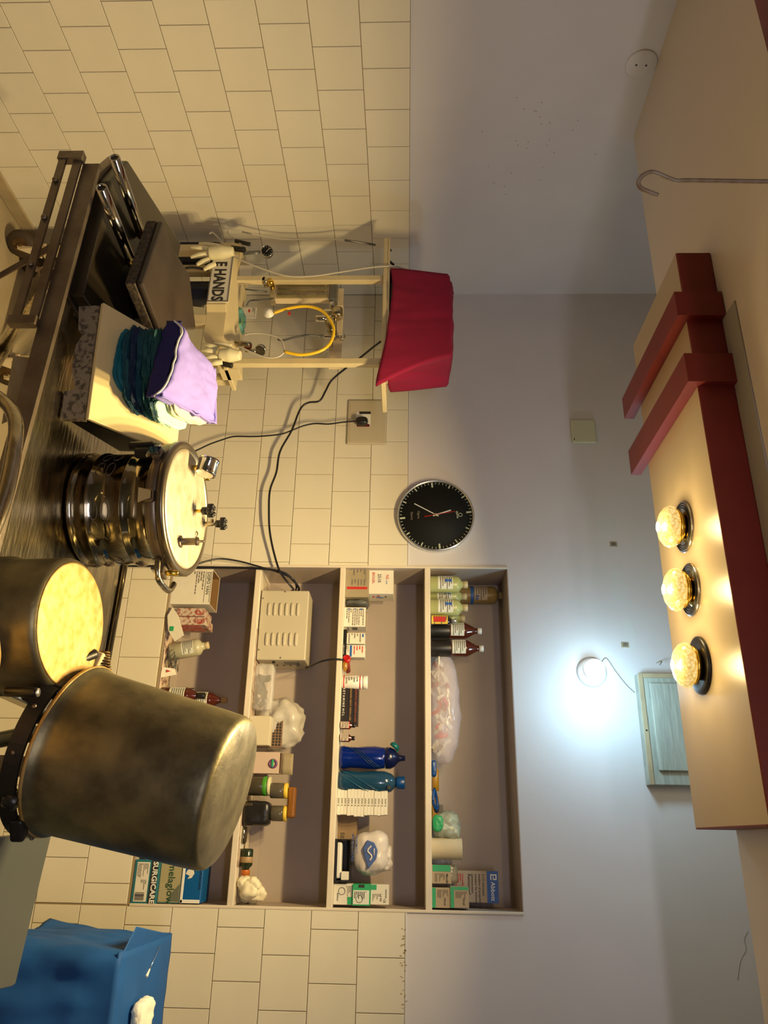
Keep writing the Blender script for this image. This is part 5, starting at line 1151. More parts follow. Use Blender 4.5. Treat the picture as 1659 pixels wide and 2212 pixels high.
# gloves hanging over the tray edge
def glove(name, label, wrist, dirs, base, m=M_GLOVE, palm=0.026):
    t = thing(name, label, 'glove', tuple(wrist))
    wrist, base = Vector(wrist), Vector(base)
    g = G(); ax = (base-wrist)
    g.tube([wrist, wrist+ax*0.5, base], 0.02, 12, rs=[0.016, 0.027, palm*0.8])
    o = g.done('palm', m, t)
    o.scale = (1, 1, 1)
    for k, (s, e, r) in enumerate(dirs):
        G().tube([Vector(s), (Vector(s)+Vector(e))/2+Vector((0.002, -0.004, 0)), Vector(e)], r, 10, rs=[r, r*1.05, r*0.55]).done('finger', m, t)
    return t
yg = YP-0.062
W_ = lambda px, py, dy=0: on_y(px, py, yg+dy)
glove('latex_glove', 'cream latex glove hanging fingers-down left of the lettered plate', W_(505, 543), [(W_(450, 538), W_(412, 535), 0.0095), (W_(450, 548), W_(412, 556), 0.010), (W_(452, 560), W_(425, 572), 0.010), (W_(465, 570), W_(440, 583), 0.0095), (W_(476, 532), W_(430, 526), 0.0085)], W_(452, 548), palm=0.030)
yg = YP-0.05
glove('latex_glove', 'cream latex gloves hanging over the right end of the trolley', W_(520, 768), [(W_(470, 752), W_(438, 744), 0.010), (W_(466, 760), W_(434, 756), 0.010), (W_(470, 772), W_(440, 772), 0.010), (W_(480, 782), W_(452, 786), 0.010), (W_(500, 748), W_(462, 740), 0.009)], W_(474, 766), palm=0.026)
# covered monitor on the top shelf
ZM = zt+0.0185
zc1 = yp(978, 700, YP).z; xa, xb = yp(860, 592, YP).x, yp(860, 812, YP).x
t = thing('monitor', 'monitor hidden under a magenta cloth, its dark edge showing', 'monitor', ((xa+xb)/2, YP+0.13, ZM))
G().box((xa+0.02, YP+0.015, ZM), (xb-0.10, YP+0.185, zc1-0.03), 0.01).done('case', M_BLACK, t)
t = thing('cloth_cover', 'magenta cloth draped over the monitor on the trolley top', 'cloth', ((xa+xb)/2, YP, ZM))
def drape(u, v):
    # u runs around left side -> front -> right side, v from hem up to the top centre
    x0, x1 = xa-0.004, xb-0.072; y0, y1 = YP-0.012, YP+0.205
    P = [(x0, y1), (x0, y0), (x1, y0), (x1, y1)]
    s = u*3; k = min(2, int(s)); f = s-k
    bx = P[k][0]+(P[k+1][0]-P[k][0])*f; by = P[k][1]+(P[k+1][1]-P[k][1])*f
    cx, cy = (x0+x1)/2, (y0+y1)/2
    zb = ZM+0.010+0.008*math.sin(u*19)
    ztp = zc1-0.010
    if v < 0.62:
        q = v/0.62; z = zb+(ztp-zb)*q
        fold = (0.010*noise.noise(Vector((u*13, q*0.8, 1)))+0.006*noise.noise(Vector((u*34, q*1.2, 4))))*(1-0.5*q)
        out = Vector((bx-cx, by-cy, 0)).normalized()*(fold+0.010*(1-q)-0.012*q)
        pnt = Vector((bx, by, z))+out
        # the right front corner hangs out in a point over the shelf end
        d = math.exp(-((u-0.667)/0.055)**2)*(1-q)**1.6
        pnt += Vector((0.125*d, -0.015*d, -0.045*d))
        return pnt
    q = (v-0.62)/0.38; e = 1-q
    b = Vector((bx, by, 0))-Vector((cx, cy, 0)); b *= (1-0.012/0.2)
    if b.length > 0: b = b*e
    z = ztp+0.014*math.sin(min(1, q*1.6)*PI/2)+0.006*noise.noise(Vector((b.x*20, b.y*20, 3)))
    return Vector((cx, cy, 0))+b+Vector((0, 0, z-0))
G().quadgrid(drape, 96, 30).done('cloth', M_MAG, t, solid=0.0025)
G().blob((xa+0.045, YP+0.07, zc1-0.02), (0.085, 0.12, 0.05), 0.008, 18, 2, pw=3).done('bunched_fold', M_MAG, t)
tag(G().blob(((xa+xb)/2+0.10, YP+0.0, ZM+0.006), (0.20, 0.03, 0.010), 0.004, 30, 5, flat=True).done('cloth_strip', M_CARD), 'crumpled white strip peeking out under the magenta cloth', 'cloth')
tag(G().tube([dp(850, 572, YP+0.03), dp(838, 560, YP+0.05), dp(832, 548, YP+0.06), dp(845, 540, YP+0.06)], 0.005, 8).done('cable', M_CORD), 'short black cable loop at the left end of the trolley top', 'cable')

# ================================================================== OPERATING TABLE
TL = math.radians(3.3)
def tabz(y): return 0.85+(y+1.50)*math.tan(TL)        # table tilts up away from the camera
t = thing('operating_table', 'long steel operating table with side rail and worn edges', 'operating table', (1.5, -1.27, 0.0))
ang = -0.055
def tp(x, y, dz=0.0): return Vector((x, y, tabz(y)+dz))
near = [(0.83, -1.492), (2.10, -1.560)]; far = [(2.16, -1.062), (0.68, -1.02)]
G().prism([tp(1.215, -1.512, -0.03), tp(2.06, -1.557, -0.03), tp(2.09, -1.057, -0.03), tp(1.28, -1.01, -0.03)], (0, 0, 0.03), 0.003).done('table_top', M_STEEL, t)
G().prism([tp(0.83, -1.488, -0.03), tp(1.213, -1.510, -0.03), tp(1.22, -1.05, -0.03), tp(0.62, -1.02, -0.03), tp(0.70, -1.42, -0.03)], (0, 0, 0.025), 0.003).done('foot_section', M_DSTEEL, t)
G().prism([tp(0.845, -1.478, -0.004), tp(1.205, -1.498, -0.004), tp(1.21, -1.06, -0.004), tp(0.635, -1.03, -0.004), tp(0.715, -1.42, -0.004)], (0, 0, 0.030), 0.006).done('mattress', M_REX, t)
# edge upstand along near and far side
def bar(a, b, w_, h_, name, m, par=None):
    a, b = Vector(a), Vector(b); d = (b-a); n_ = Vector((-d.y, d.x, 0)).normalized()*w_/2
    return G().prism([a-n_, a+n_, b+n_, b-n_], (0, 0, h_), 0.0012).done(name, m, par or t)
bar(tp(0.82, -1.500, -0.035), tp(2.06, -1.569, -0.035), 0.014, 0.040, 'edge_channel', M_DSTEEL)
bar(tp(1.29, -1.002, -0.02), tp(2.09, -1.042, -0.02), 0.010, 0.030, 'edge_channel', M_POLISH)
# slotted side rail
bar(tp(0.815, -1.516, -0.052), tp(1.31, -1.543, -0.052), 0.008, 0.020, 'side_rail', M_DSTEEL)
bar(tp(0.815, -1.522, -0.084), tp(1.31, -1.549, -0.084), 0.008, 0.018, 'side_rail', M_DSTEEL)
bar(tp(0.800, -1.517, -0.088), tp(0.826, -1.519, -0.088), 0.020, 0.060, 'rail_end', M_DSTEEL)
bar(tp(1.30, -1.545, -0.090), tp(1.322, -1.546, -0.090), 0.020, 0.060, 'rail_end', M_DSTEEL)
for x in (0.90, 1.02, 1.16): G().lathe([(0.007, 0), (0.007, 0.006), (0, 0.007)], 6, Matrix.Translation(tp(x, -1.526-(x-0.8)*0.055, -0.074)) @ Matrix.Rotation(PI/2, 4, 'X')).done('bolt', M_DSTEEL, t)
# frame below, column and legs
G().prism([tp(1.35, -1.36, -0.10), tp(1.95, -1.40, -0.10), tp(1.96, -1.18, -0.10), tp(1.36, -1.16, -0.10)], (0, 0, 0.07), 0.004).done('under_frame', M_CREAM2, t)
G().lathe([(0.075, 0.10), (0.075, 0.45), (0.055, 0.46), (0.055, 0.78)], 28, Matrix.Translation((1.65, -1.28, 0))).done('column', M_STEEL, t)
G().box((1.25, -1.50, 0.0), (2.05, -1.08, 0.10), 0.01).done('base', M_CREAM2, t)
cyl(on_z(8, 750, 0.45), on_z(104, 590, 0.74), 0.020, 'strut', M_STEEL, t)
cyl(on_z(-60, 860, 0.45), on_z(8, 750, 0.45), 0.020, 'strut', M_STEEL, t)
G().prism([on_z(0, 600, 0.55), on_z(0, 588, 0.55), on_z(128, 515, 0.78), on_z(128, 530, 0.78)], (0, 0.006, -0.004)).done('brace', M_DSTEEL, t)
for (px, py) in ((98, 690), (80, 750)):
    c = on_z(px, py, 0.70)
    Mq = Matrix.Translation(c) @ Matrix.Rotation(PI/2+0.3, 4, 'X') @ Matrix.Rotation(-0.3, 4, 'Y')
    G().lathe([(0.0125, -0.12), (0.0150, -0.12), (0.0150, 0.0), (0.0125, 0.0), (0.0125, -0.118)], 20, Mq, cap=False).lathe([(0.0126, -0.118), (0, -0.118)], 20, Mq, cap=False).done('socket_tube', M_DSTEEL, t)
a, b, c, d = on_z(30, 768, 0.60), on_z(80, 775, 0.66), on_z(48, 895, 0.66), on_z(5, 915, 0.60)
G().prism([a, b, c, d], (0, 0.004, -0.004)).done('cover_plate', M_CREAM2, t)
G().lathe([(0.004, 0), (0.004, 0.002)], 10, Matrix.Translation(on_z(36, 786, 0.608)+Vector((0, -0.002, 0.001)))).done('hole', M_INK, t)
# chrome tubes on the foot section
for k, (q0, q1, lb) in enumerate((((247, 340), (302, 510), 'far one of two open chrome tubes lying on the black mattress'), ((219, 405), (282, 570), 'near one of two open chrome tubes lying on the black mattress'))):
    z_ = 0.895
    a, b = on_z(*q0, z_+0.012), on_z(*q1, z_-0.0005)
    b.z = max(b.z, tabz(b.y)+0.0395); a.z = max(a.z, tabz(a.y)+0.040)
    tt = thing('chrome_tube', lb, 'tube', tuple((a+b)/2), 'open chrome tubes on the mattress')
    Mq = Matrix.Translation(a) @ (b-a).to_track_quat('Z', 'Y').to_matrix().to_4x4(); L = (b-a).length
    G().lathe([(0.0098, 0.06), (0.0098, 0), (0.0130, 0), (0.0130, L), (0, L)], 24, Mq, cap=False).lathe([(0.0098, 0.06), (0, 0.06)], 24, Mq, cap=False).done('tube', M_CHROME, tt)
    G().lathe([(0.0133, L-0.022), (0.0137, L-0.020), (0.0137, L-0.004), (0.0133, L-0.002)], 24, Mq, cap=False).done('brass_collar', M_GOLD, tt)
    G().lathe([(0.0096, 0.003), (0, 0.003)], 20, Mq, cap=False).done('bore_shade', M_BLACK, tt)  # black disc painting the shade inside the tube mouth
# brown padded section
zz = 0.985
pp = [on_z(352, 476, zz), on_z(307, 612, zz), on_z(348, 716, zz), on_z(424, 712, zz), on_z(410, 592, zz), on_z(380, 545, zz)]
tt = thing('padded_section', 'brown worn leather pad with a rough edge beside the cloths', 'pad', tuple(sum((p for p in pp), Vector())/6-Vector((0, 0, 0.035))))
G().prism([p-Vector((0, 0, 0.016)) for p in pp], (0, 0, 0.016), 0.006).done('pad_top', M_BROWN, tt)
G().prism([p-Vector((0, 0, 0.042)) for p in pp], (0, 0, 0.025), 0.003).done('pad_base', mat('dark_pad_edge', (0.075, 0.05, 0.03), 0.7, col2=(0.02, 0.014, 0.01), vscale=110, bump=0.5, bscale=90), tt)
G().box((0.84, -1.17, tabz(-1.15)+0.027), (0.90, -1.11, zz-0.043)).box((1.02, -1.25, tabz(-1.22)+0.027), (1.08, -1.19, zz-0.043)).done('support', M_BLACKM, tt)

# tilted cream slab with the cloth stack
A = Vector((1.212, -1.482, 0.92)); B = Vector((1.49, -1.449, 0.92)); sv = Vector((-0.117*0.179*1.25, 0.993*0.179*1.25, 0.125))
Cc, Dd = B+sv, A+sv
nrm = (B-A).cross(sv).normalized()
if nrm.z < 0: nrm = -nrm
tt = thing('head_rest_slab', 'tilted cream slab with a mildewed notched front edge, under the cloth stack', 'slab', tuple((A+B)/2-Vector((0, 0, 0.062))))
G().prism([A, B, Cc, Dd], -nrm*0.010, 0.0015).done('top_sheet', M_SLAB, tt)
ex = (B-A)
def fr(u, h): return A+ex*u+Vector((0, 0.006, 0))-Vector((0, 0, h))
notch = [fr(0.01, 0.012), fr(0.99, 0.012), fr(0.985, 0.062), fr(0.76, 0.064), fr(0.755, 0.050), fr(0.735, 0.040), fr(0.60, 0.052), fr(0.50, 0.054), fr(0.47, 0.050), fr(0.44, 0.054), fr(0.36, 0.052), fr(0.24, 0.036), fr(0.23, 0.052), fr(0.02, 0.058)]
G().prism(notch, (0, 0.014, 0)).done('notched_front', M_SPECK, tt)
fl = [p+Vector((-0.0, 0.03, 0)) for p in (fr(0.03, 0.013), fr(0.97, 0.013), fr(0.97, 0.044), fr(0.03, 0.040))]
G().prism([A+ex*0.96+Vector((0, 0.03, -0.016)), A+ex*0.96+Vector((0, 0.03, -0.055)), Cc-ex*0.04-Vector((0, 0, 0.14)), Cc-ex*0.04-nrm*0.014], -ex*0.02).prism([A+ex*0.04+Vector((0, 0.03, -0.016)), A+ex*0.04+Vector((0, 0.03, -0.055)), Dd+ex*0.04-Vector((0, 0, 0.14)), Dd+ex*0.04-nrm*0.014], ex*0.02).done('side_support', M_BLACKM, tt)
# cloth stack: layers between measured corner points (near left, near right, far right, far left)
def on_slab(px, py, h):
    d = ray(px, py); o_ = A+nrm*h
    return CAM+d*((o_-CAM).dot(nrm)/d.dot(nrm))
def hexblob(bot, top, amp, seed, fr=3.0, pw=5.0):
    g = G(); r = bmesh.ops.create_icosphere(g.bm, subdivisions=5, radius=1)
    for v in r['verts']:
        q_ = v.co.copy(); e = 1.0/((abs(q_.x)**pw+abs(q_.y)**pw+abs(q_.z)**pw)**(1/pw)); q_ *= e
        n1 = noise.noise(Vector((q_.x*fr+seed, q_.y*fr, q_.z*1.5+seed)))*1.2+noise.noise(Vector((q_.x*fr*3+seed, q_.y*fr*3, q_.z*3)))*0.6
        u, w2, hz = (q_.x+1)/2, (q_.y+1)/2, (q_.z+1)/2
        lo = (bot[0]*(1-u)+bot[1]*u)*(1-w2)+(bot[3]*(1-u)+bot[2]*u)*w2
        hi = (top[0]*(1-u)+top[1]*u)*(1-w2)+(top[3]*(1-u)+top[2]*u)*w2
        c_ = (bot[0]+bot[1]+bot[2]+bot[3])/4
        p = lo*(1-hz)+hi*hz
        dv = (p-Vector((c_.x, c_.y, p.z))); dv = dv.normalized() if dv.length > 1e-5 else Vector()
        p += dv*(n1*amp*1.6*max(abs(q_.x), abs(q_.y))**2)+Vector((0, 0, n1*amp*0.5*(abs(q_.z)-0.2)))
        v.co = p
    for f in g.bm.faces: f.smooth = True
    return g
def stack(name, label, bot, top, nl, m, seed, amp=0.005, m2=None, cat='cloth'):
    tt_ = thing(name, label, cat, tuple(sum(bot, Vector())/4))
    for k in range(nl):
        f0, f1 = k/nl, (k+0.94)/nl
        rr = random.Random(seed*31+k)
        j = [Vector((rr.uniform(-amp, amp), rr.uniform(-amp, amp), 0)) for _ in range(4)]
        hexblob([bot[i]*(1-f0)+top[i]*f0+j[i] for i in range(4)], [bot[i]*(1-f1)+top[i]*f1+j[i] for i in range(4)], amp, seed+k*2.7).done('fold', m2 if (m2 and k % 2) else m, tt_)
    return tt_
V3 = lambda v, z: Vector((v.x, v.y, z))
b0 = [on_slab(262, 703, 0.002), on_slab(234, 822, 0.002), on_slab(342, 928, 0.002), on_slab(352, 770, 0.002)]
t0_ = [p+Vector((0, 0, 0.020)) for p in b0]
stack('surgical_drape', 'bright teal folded drape at the bottom of the cloth stack', b0, t0_, 2, M_TEAL2, 1, 0.003)
nl_, nr_ = on_z(266, 706, 0.962), on_z(262, 868, 0.962)
fr_, fl_ = on_z(335, 905, 1.005), on_z(345, 735, 1.01)
lo = [nl_, nr_, fr_, fl_]
mid = [V3(nl_, 1.005), V3(nr_, 1.002), V3(fr_, 1.022), V3(fl_, 1.025)]
hi = [V3(nl_, 1.038), V3(nr_, 1.034), V3(fr_, 1.046), V3(fl_, 1.048)]
stack('surgical_drape', 'dark teal and navy folded drape at the front of the cloth stack', lo, mid, 3, M_TEAL, 2, 0.0075, m2=mat('midnight_teal', (0.004, 0.018, 0.055), 0.8, bump=0.4, bscale=30))
stack('surgical_drape', 'green-teal folded drape lying on the dark teal one', [p+Vector((0, 0, 0.001)) for p in mid], hi, 3, M_TEAL3, 5, 0.008)
ar = [on_z(318, 860, 1.02), on_z(330, 912, 1.02), on_z(385, 930, 1.03), on_z(400, 880, 1.03)]
stack('hand_towel', 'pale aqua cloth under the cream cloths, facing the steel vessel', ar, [p+Vector((0, 0, 0.020)) for p in ar], 2, M_AQUA, 4, 0.003)
cr = [on_z(352, 838, 1.042), on_z(362, 900, 1.042), on_z(432, 922, 1.048), on_z(440, 850, 1.048)]
stack('hand_towel', 'cream folded cloth under the lilac bundle', cr, [p+Vector((0, 0, 0.022)) for p in cr], 3, M_CLOTHC, 7, 0.003)
# lilac bundle: four measured corners of the top face
zp = 1.082
q = [on_z(355, 857, zp-0.012), on_z(398, 694, zp+0.006), on_z(468, 795, zp+0.012), on_z(470, 916, zp+0.006)]
tt = thing('cloth_bundle', 'lilac folded cloth bundle with navy inside and white hem on top of the stack', 'cloth', tuple(sum(q, Vector())/4-Vector((0, 0, 0.05))))
def bil(u, v): return (q[0]*(1-u)+q[1]*u)*(1-v)+(q[3]*(1-u)+q[2]*u)*v
def liltop(u, v):
    p = bil(u, v); e = min(1, 4*min(u, 1-u, v+0.15, 1-v+0.02)*1.4)
    return p+Vector((0, 0, 0.010*noise.noise(Vector((u*4, v*4, 2)))+0.004*noise.noise(Vector((u*14, v*12, 5)))-0.02*(1-e)**2+0.006*math.sin(u*PI)))
G().quadgrid(liltop, 30, 30).done('lilac_top', M_PURPLE, tt, solid=0.004)
def skirt(u, v):
    # right and front-right faces hanging down
    s = u*2
    if s < 1: p = bil(0, s) if False else bil(0.0, s)
    else: p = bil(s-1, 1.0)
    return p+Vector((0.0, 0.0, -0.002-0.026*v))+Vector((0.006*noise.noise(Vector((u*20, v*2, 1))), -0.004*v, 0))
G().quadgrid(skirt, 40, 5).done('lilac_side', M_PURPLE, tt, solid=0.003)
def mouth(u, v):
    p = bil(u, 0.0); sag = math.sin(u*PI)
    return p+Vector((-0.002-0.01*v*sag, 0.004-0.004*sag*v, -0.006-0.036*v+0.006*noise.noise(Vector((u*8, v*3, 4)))))
G().quadgrid(mouth, 24, 8).done('navy_inside', M_NAVY, tt, solid=0.006)
G().blob(tuple(bil(0.5, 0.45)-Vector((0.0, 0, 0.024))), (0.15, 0.20, 0.026), 0.003, 16, 4, pw=4).done('navy_fold', M_NAVY, tt)
G().tube([liltop(i/12, 0.0)+Vector((0, -0.002, -0.003)) for i in range(13)], 0.0024, 8).done('white_hem', M_WHITE, tt)

# ================================================================== AUTOCLAVE
def tiltM(x, y): return Matrix.Translation((x, y, tabz(y)+0.0008)) @ Matrix.Rotation(TL, 4, 'X')
AX, AY = 1.612, -1.236
t = thing('pressure_steriliser', 'round polished steel pressure steriliser with gauge and valves on its lid', 'steriliser', (AX, AY, tabz(AY)+0.004), rot=(TL, 0, 0))
r = 0.128
G().lathe([(r-0.006, 0), (r+0.004, 0.001), (r+0.005, 0.010), (r-0.001, 0.013), (r-0.002, 0.016), (r, 0.019), (r, 0.040), (r+0.0035, 0.042), (r+0.0035, 0.045), (r, 0.047), (r, 0.116), (r+0.004, 0.119), (r+0.0045, 0.123), (r, 0.127), (r, 0.166), (r+0.005, 0.170), (r+0.006, 0.178), (r+0.012, 0.180), (r+0.012, 0.184), (0, 0.184)], 72, Matrix.Diagonal((1, 1, 1.0, 1))).done('body', M_POLISH, t)
g = G()
for a0 in (-2.35, -1.95, -1.15, -0.8, -0.05):
    for zc in (0.062, 0.086):
        pts = []
        for i in range(17):
            th = 2*PI*i/16; pts.append(((r+0.0004)*math.cos(a0+0.16*math.cos(th)), (r+0.0004)*math.sin(a0+0.16*math.cos(th)), zc+0.0085*math.sin(th)))
        G().tube(pts, 0.0008, 5, smooth=False).done('embossed_oval', M_DSTEEL, t)
G().lathe([(0.145, 0.1842), (0.150, 0.187), (0.150, 0.206), (0.147, 0.2085), (0, 0.2085)], 64).done('flange', M_DSTEEL, t)
G().lathe([(0.150, 0.2088), (0.155, 0.211), (0.155, 0.222), (0.151, 0.2262), (0.141, 0.2262), (0.139, 0.2225), (0, 0.2225)], 72).done('lid_rim', mat('dark_lid_rim', (0.16, 0.13, 0.09), 0.3, 0.8), t)
G().lathe([(0.1385, 0.2226), (0.1375, 0.2250), (0.13, 0.2262), (0, 0.2268)], 72).done('lid', M_LID, t)
for k, a in enumerate((2.45, -2.05, -1.35, -0.15, 0.75)):
    c, s = math.cos(a), math.sin(a)
    Mr = Matrix.Rotation(a, 4, 'Z')
    G().box((0.142, -0.014, 0.185), (0.176 if k in (0, 3) else 0.160, 0.014, 0.207), 0.003, M=Mr).done('lug', M_DSTEEL, t)
    wn = G().lathe([(0.006, 0.19), (0.006, 0.232), (0, 0.234)], 12, Mr @ Matrix.Translation((0.166, 0, 0))).done('clamp_screw', M_GOLD, t) if k in (0, 3) else None
    G().prism([Mr @ Vector((0.158, -0.016, 0.176)), Mr @ Vector((0.158, 0.016, 0.176)), Mr @ Vector((0.162, 0.008, 0.205)), Mr @ Vector((0.162, -0.008, 0.205))], Mr.to_3x3() @ Vector((0.006, 0, 0))).done('wing_nut', M_CHROME, t)
# loop handle at right
G().tube([(0.140, -0.055, 0.196), (0.178, -0.052, 0.198), (0.190, -0.02, 0.200), (0.190, 0.02, 0.200), (0.165, 0.05, 0.198)], 0.007, 8).done('loop_handle', M_STEEL, t)
# black bakelite clamp at left front
Mr = Matrix.Rotation(-2.28, 4, 'Z')
G().box((0.132, -0.020, 0.135), (0.158, 0.020, 0.185), 0.006, M=Mr, seg=2).box((0.150, -0.006, 0.120), (0.166, 0.006, 0.176), 0.003, M=Mr).done('clamp', M_BLACK, t)
G().lathe([(0.010, 0), (0.012, 0.003), (0.012, 0.010), (0, 0.012)], 16, Mr @ Matrix.Translation((0.150, 0.012, 0.186))).done('clamp_knob', M_CHROME, t)
# pressure gauge on lid
def lidpt(px, py, h):
    inv = (Matrix.Translation((AX, AY, tabz(AY))) @ Matrix.Rotation(TL, 4, 'X')).inverted()
    d = (inv.to_3x3() @ ray(px, py)); o_ = inv @ CAM
    return o_+d*((h-o_.z)/d.z)
gp = lidpt(414, 1010, 0.227)
Gm = Matrix.Translation(gp+Vector((0, 0, 0.0325))) @ Matrix.Rotation(math.radians(100), 4, 'Y') @ Matrix.Rotation(PI, 4, 'X') if False else Matrix.Translation(gp+Vector((0.0, 0, 0.034))) @ Matrix.Rotation(math.radians(-82), 4, 'Y')
cyl(gp, gp+Vector((0, 0, 0.016)), 0.006, 'gauge_stem', M_GOLD, t)
gg = G().lathe([(0.018, -0.020), (0.0235, -0.019), (0.0240, -0.016), (0.0235, 0.012), (0.0250, 0.013), (0.0250, 0.019), (0.022, 0.020), (0.021, 0.017), (0, 0.017)], 36, Gm).done('pressure_gauge', M_CHROME, t)
G().lathe([(0.0205, 0.0172), (0, 0.0176)], 28, Gm, cap=False).done('gauge_face', M_DIAL, gg)
# valves
def knob(p, h, r_, m=M_BLACK):
    g = G()
    g.lathe([(r_*0.45, 0), (r_*0.6, 0.002), (r_*0.6, h*0.55), (r_*0.4, h*0.6)], 16, Matrix.Translation(p))
    for k in range(5):
        a = 2*PI*k/5; g.lathe([(r_*0.30, h*0.5), (r_*0.36, h*0.55), (r_*0.36, h*0.92), (r_*0.28, h)], 12, Matrix.Translation(p+Vector((r_*0.72*math.cos(a), r_*0.72*math.sin(a), 0))))
    g.lathe([(r_*0.75, h*0.52), (r_*0.80, h*0.6), (r_*0.80, h*0.85), (0, h*0.93)], 16, Matrix.Translation(p))
    return g.done('black_knob', m, t)
kp = lidpt(418, 1104, 0.227); cyl(kp, kp+Vector((0, 0, 0.016)), 0.0042, 'valve_stem', M_GOLD, t); knob(kp+Vector((0, 0, 0.016)), 0.030, 0.016)
kp = lidpt(438, 1132, 0.227); cyl(kp, kp+Vector((0, 0, 0.030)), 0.0065, 'valve_stem', M_STEEL, t, r2=0.004); cyl(kp+Vector((-0.012, 0, 0.018)), kp+Vector((0.004, 0, 0.018)), 0.0045, 'spout', M_STEEL, t); knob(kp+Vector((0, 0, 0.028)), 0.026, 0.015)
kp = lidpt(386, 1170, 0.227)
G().lathe([(0.014, 0), (0.014, 0.002), (0.009, 0.003), (0.0082, 0.004), (0.0082, 0.034), (0.0095, 0.036), (0.0095, 0.041), (0.003, 0.042), (0.0025, 0.054), (0, 0.055)], 20, Matrix.Translation(kp)).done('safety_valve', M_DSTEEL, t)
kp = lidpt(420, 1148, 0.2268); G().tube([kp, kp+Vector((0.004, 0, 0.004)), kp+Vector((0.012, 0, 0.004)), kp+Vector((0.016, 0, 0))], 0.0015, 6).done('wire_clip', M_DSTEEL, t)

# ================================================================== SMALL ALUMINIUM POT (bottom up)
PX_, PY_ = 1.950, -1.478
t = thing('aluminium_pot', 'small aluminium pot standing upside down with a bright mottled base', 'pot', (PX_, PY_, tabz(PY_)+0.007), rot=(TL+0.055, 0.0, 0))
r = 0.123; h = 0.128
G().lathe([(r-0.003, 0.004), (r-0.004, 0.02), (r+0.001, 0.0), (r+0.006, 0.001), (r+0.006, 0.007), (r+0.001, 0.010), (r, 0.02), (r, h-0.014), (r-0.002, h-0.006), (r-0.007, h-0.001), (r-0.0075, h-0.0008)], 72, cap=False).done('shell', M_ALU, t)
G().lathe([(r-0.0072, h-0.001), (r-0.012, h+0.0004), (0.07, h+0.0002), (0.0, h-0.001)], 72).done('base_disc', M_ALUTOP, t)  # base disc in a brighter, warmer colour than the shell
G().lathe([(r-0.003, 0.001), (0, 0.001)], 48, cap=False).done('mouth_disc', M_ALU, t)  # aluminium disc closing the open mouth
# ================================================================== LARGE DRUM ON A BLACK BRACKET
rc = at_d(158, 1618, 1.440); bc = at_d(497, 1713, 1.385)
axis = (bc-rc); L = axis.length; az = axis.normalized()
qd = az.to_track_quat('Z', 'X').to_matrix().to_4x4(); MD = Matrix.Translation(rc) @ qd
t = thing('aluminium_drum', 'large dull aluminium drum, closed end up, tilted in a black iron bracket', 'drum', tuple(rc))
r0, r1 = 0.149, 0.1345
G().lathe([(r0-0.004, 0.012), (r0+0.000, -0.002), (r0+0.006, 0.0), (r0+0.006, 0.008), (r0, 0.012), (r0-0.001, 0.03), ((r0+r1)/2, L*0.5), (r1+0.002, L-0.045), (r1, L-0.014), (r1-0.003, L-0.006), (r1-0.009, L-0.001), (r1-0.010, L-0.0008)], 96, MD, cap=False).done('shell', M_ALU, t)
G().lathe([(r1-0.0095, L-0.001), (r1-0.02, L+0.002), (0.09, L+0.006), (0.04, L+0.008), (0, L+0.008)], 72, MD, cap=False).done('closed_end', mat('drum_end', (0.36, 0.31, 0.20), 0.40, 0.9, col2=(0.20, 0.17, 0.11), vscale=16, bump=0.3, bscale=40), t)
G().lathe([(r0-0.002, 0.002), (0, 0.002)], 48, MD, cap=False).done('inner_face', M_BLACKM, t)
G().ring((0, 0, 0.004), r0+0.004, 0.0042, n=72, m=8, M=MD).done('rolled_rim', M_ALUTOP, t)  # rim lighter than the shell: extra lamp light put into its colour
# bracket: arc strap round the rim, on the near side
def rimpt(a, rr, z): return MD @ Vector((rr*math.cos(a), rr*math.sin(a), z))
# find the angle of the rim pointing to the photo's upper side (towards world left) and to the camera
def ang_of(v):
    l = qd.to_3x3().inverted() @ Vector(v); return math.atan2(l.y, l.x)
aL, aC = ang_of(-RT), ang_of(-FW)
sgn = 1 if ((aC-aL+PI) % (2*PI)-PI) > 0 else -1
g = G(); n = 26
arc = [aL+sgn*(0.55+2.55*i/n) for i in range(n+1)]
rows = []
for rr, z_ in ((r0+0.004, -0.004), (r0+0.010, -0.004), (r0+0.016, -0.030), (r0+0.010, -0.032)):
    rows.append([g.bm.verts.new(rimpt(a, rr, z_+0.0)) for a in arc])
for k in range(4):
    A_, B_ = rows[k], rows[(k+1) % 4]
    for i in range(n): f = g.bm.faces.new((A_[i], A_[i+1], B_[i+1], B_[i])); f.smooth = False
br = g.done('bracket', M_BLACKM, t)
for i in (3, 8, 13, 18, 23):
    p = rimpt(arc[i], r0+0.0135, -0.018); nv = (p-rimpt(arc[i], 0, -0.018)).normalized()
    G().lathe([(0.0045, 0), (0.0045, 0.002), (0.002, 0.004), (0, 0.0042)], 12, Matrix.Translation(p) @ nv.to_track_quat('Z', 'Y').to_matrix().to_4x4()).done('rivet', M_DSTEEL, br)
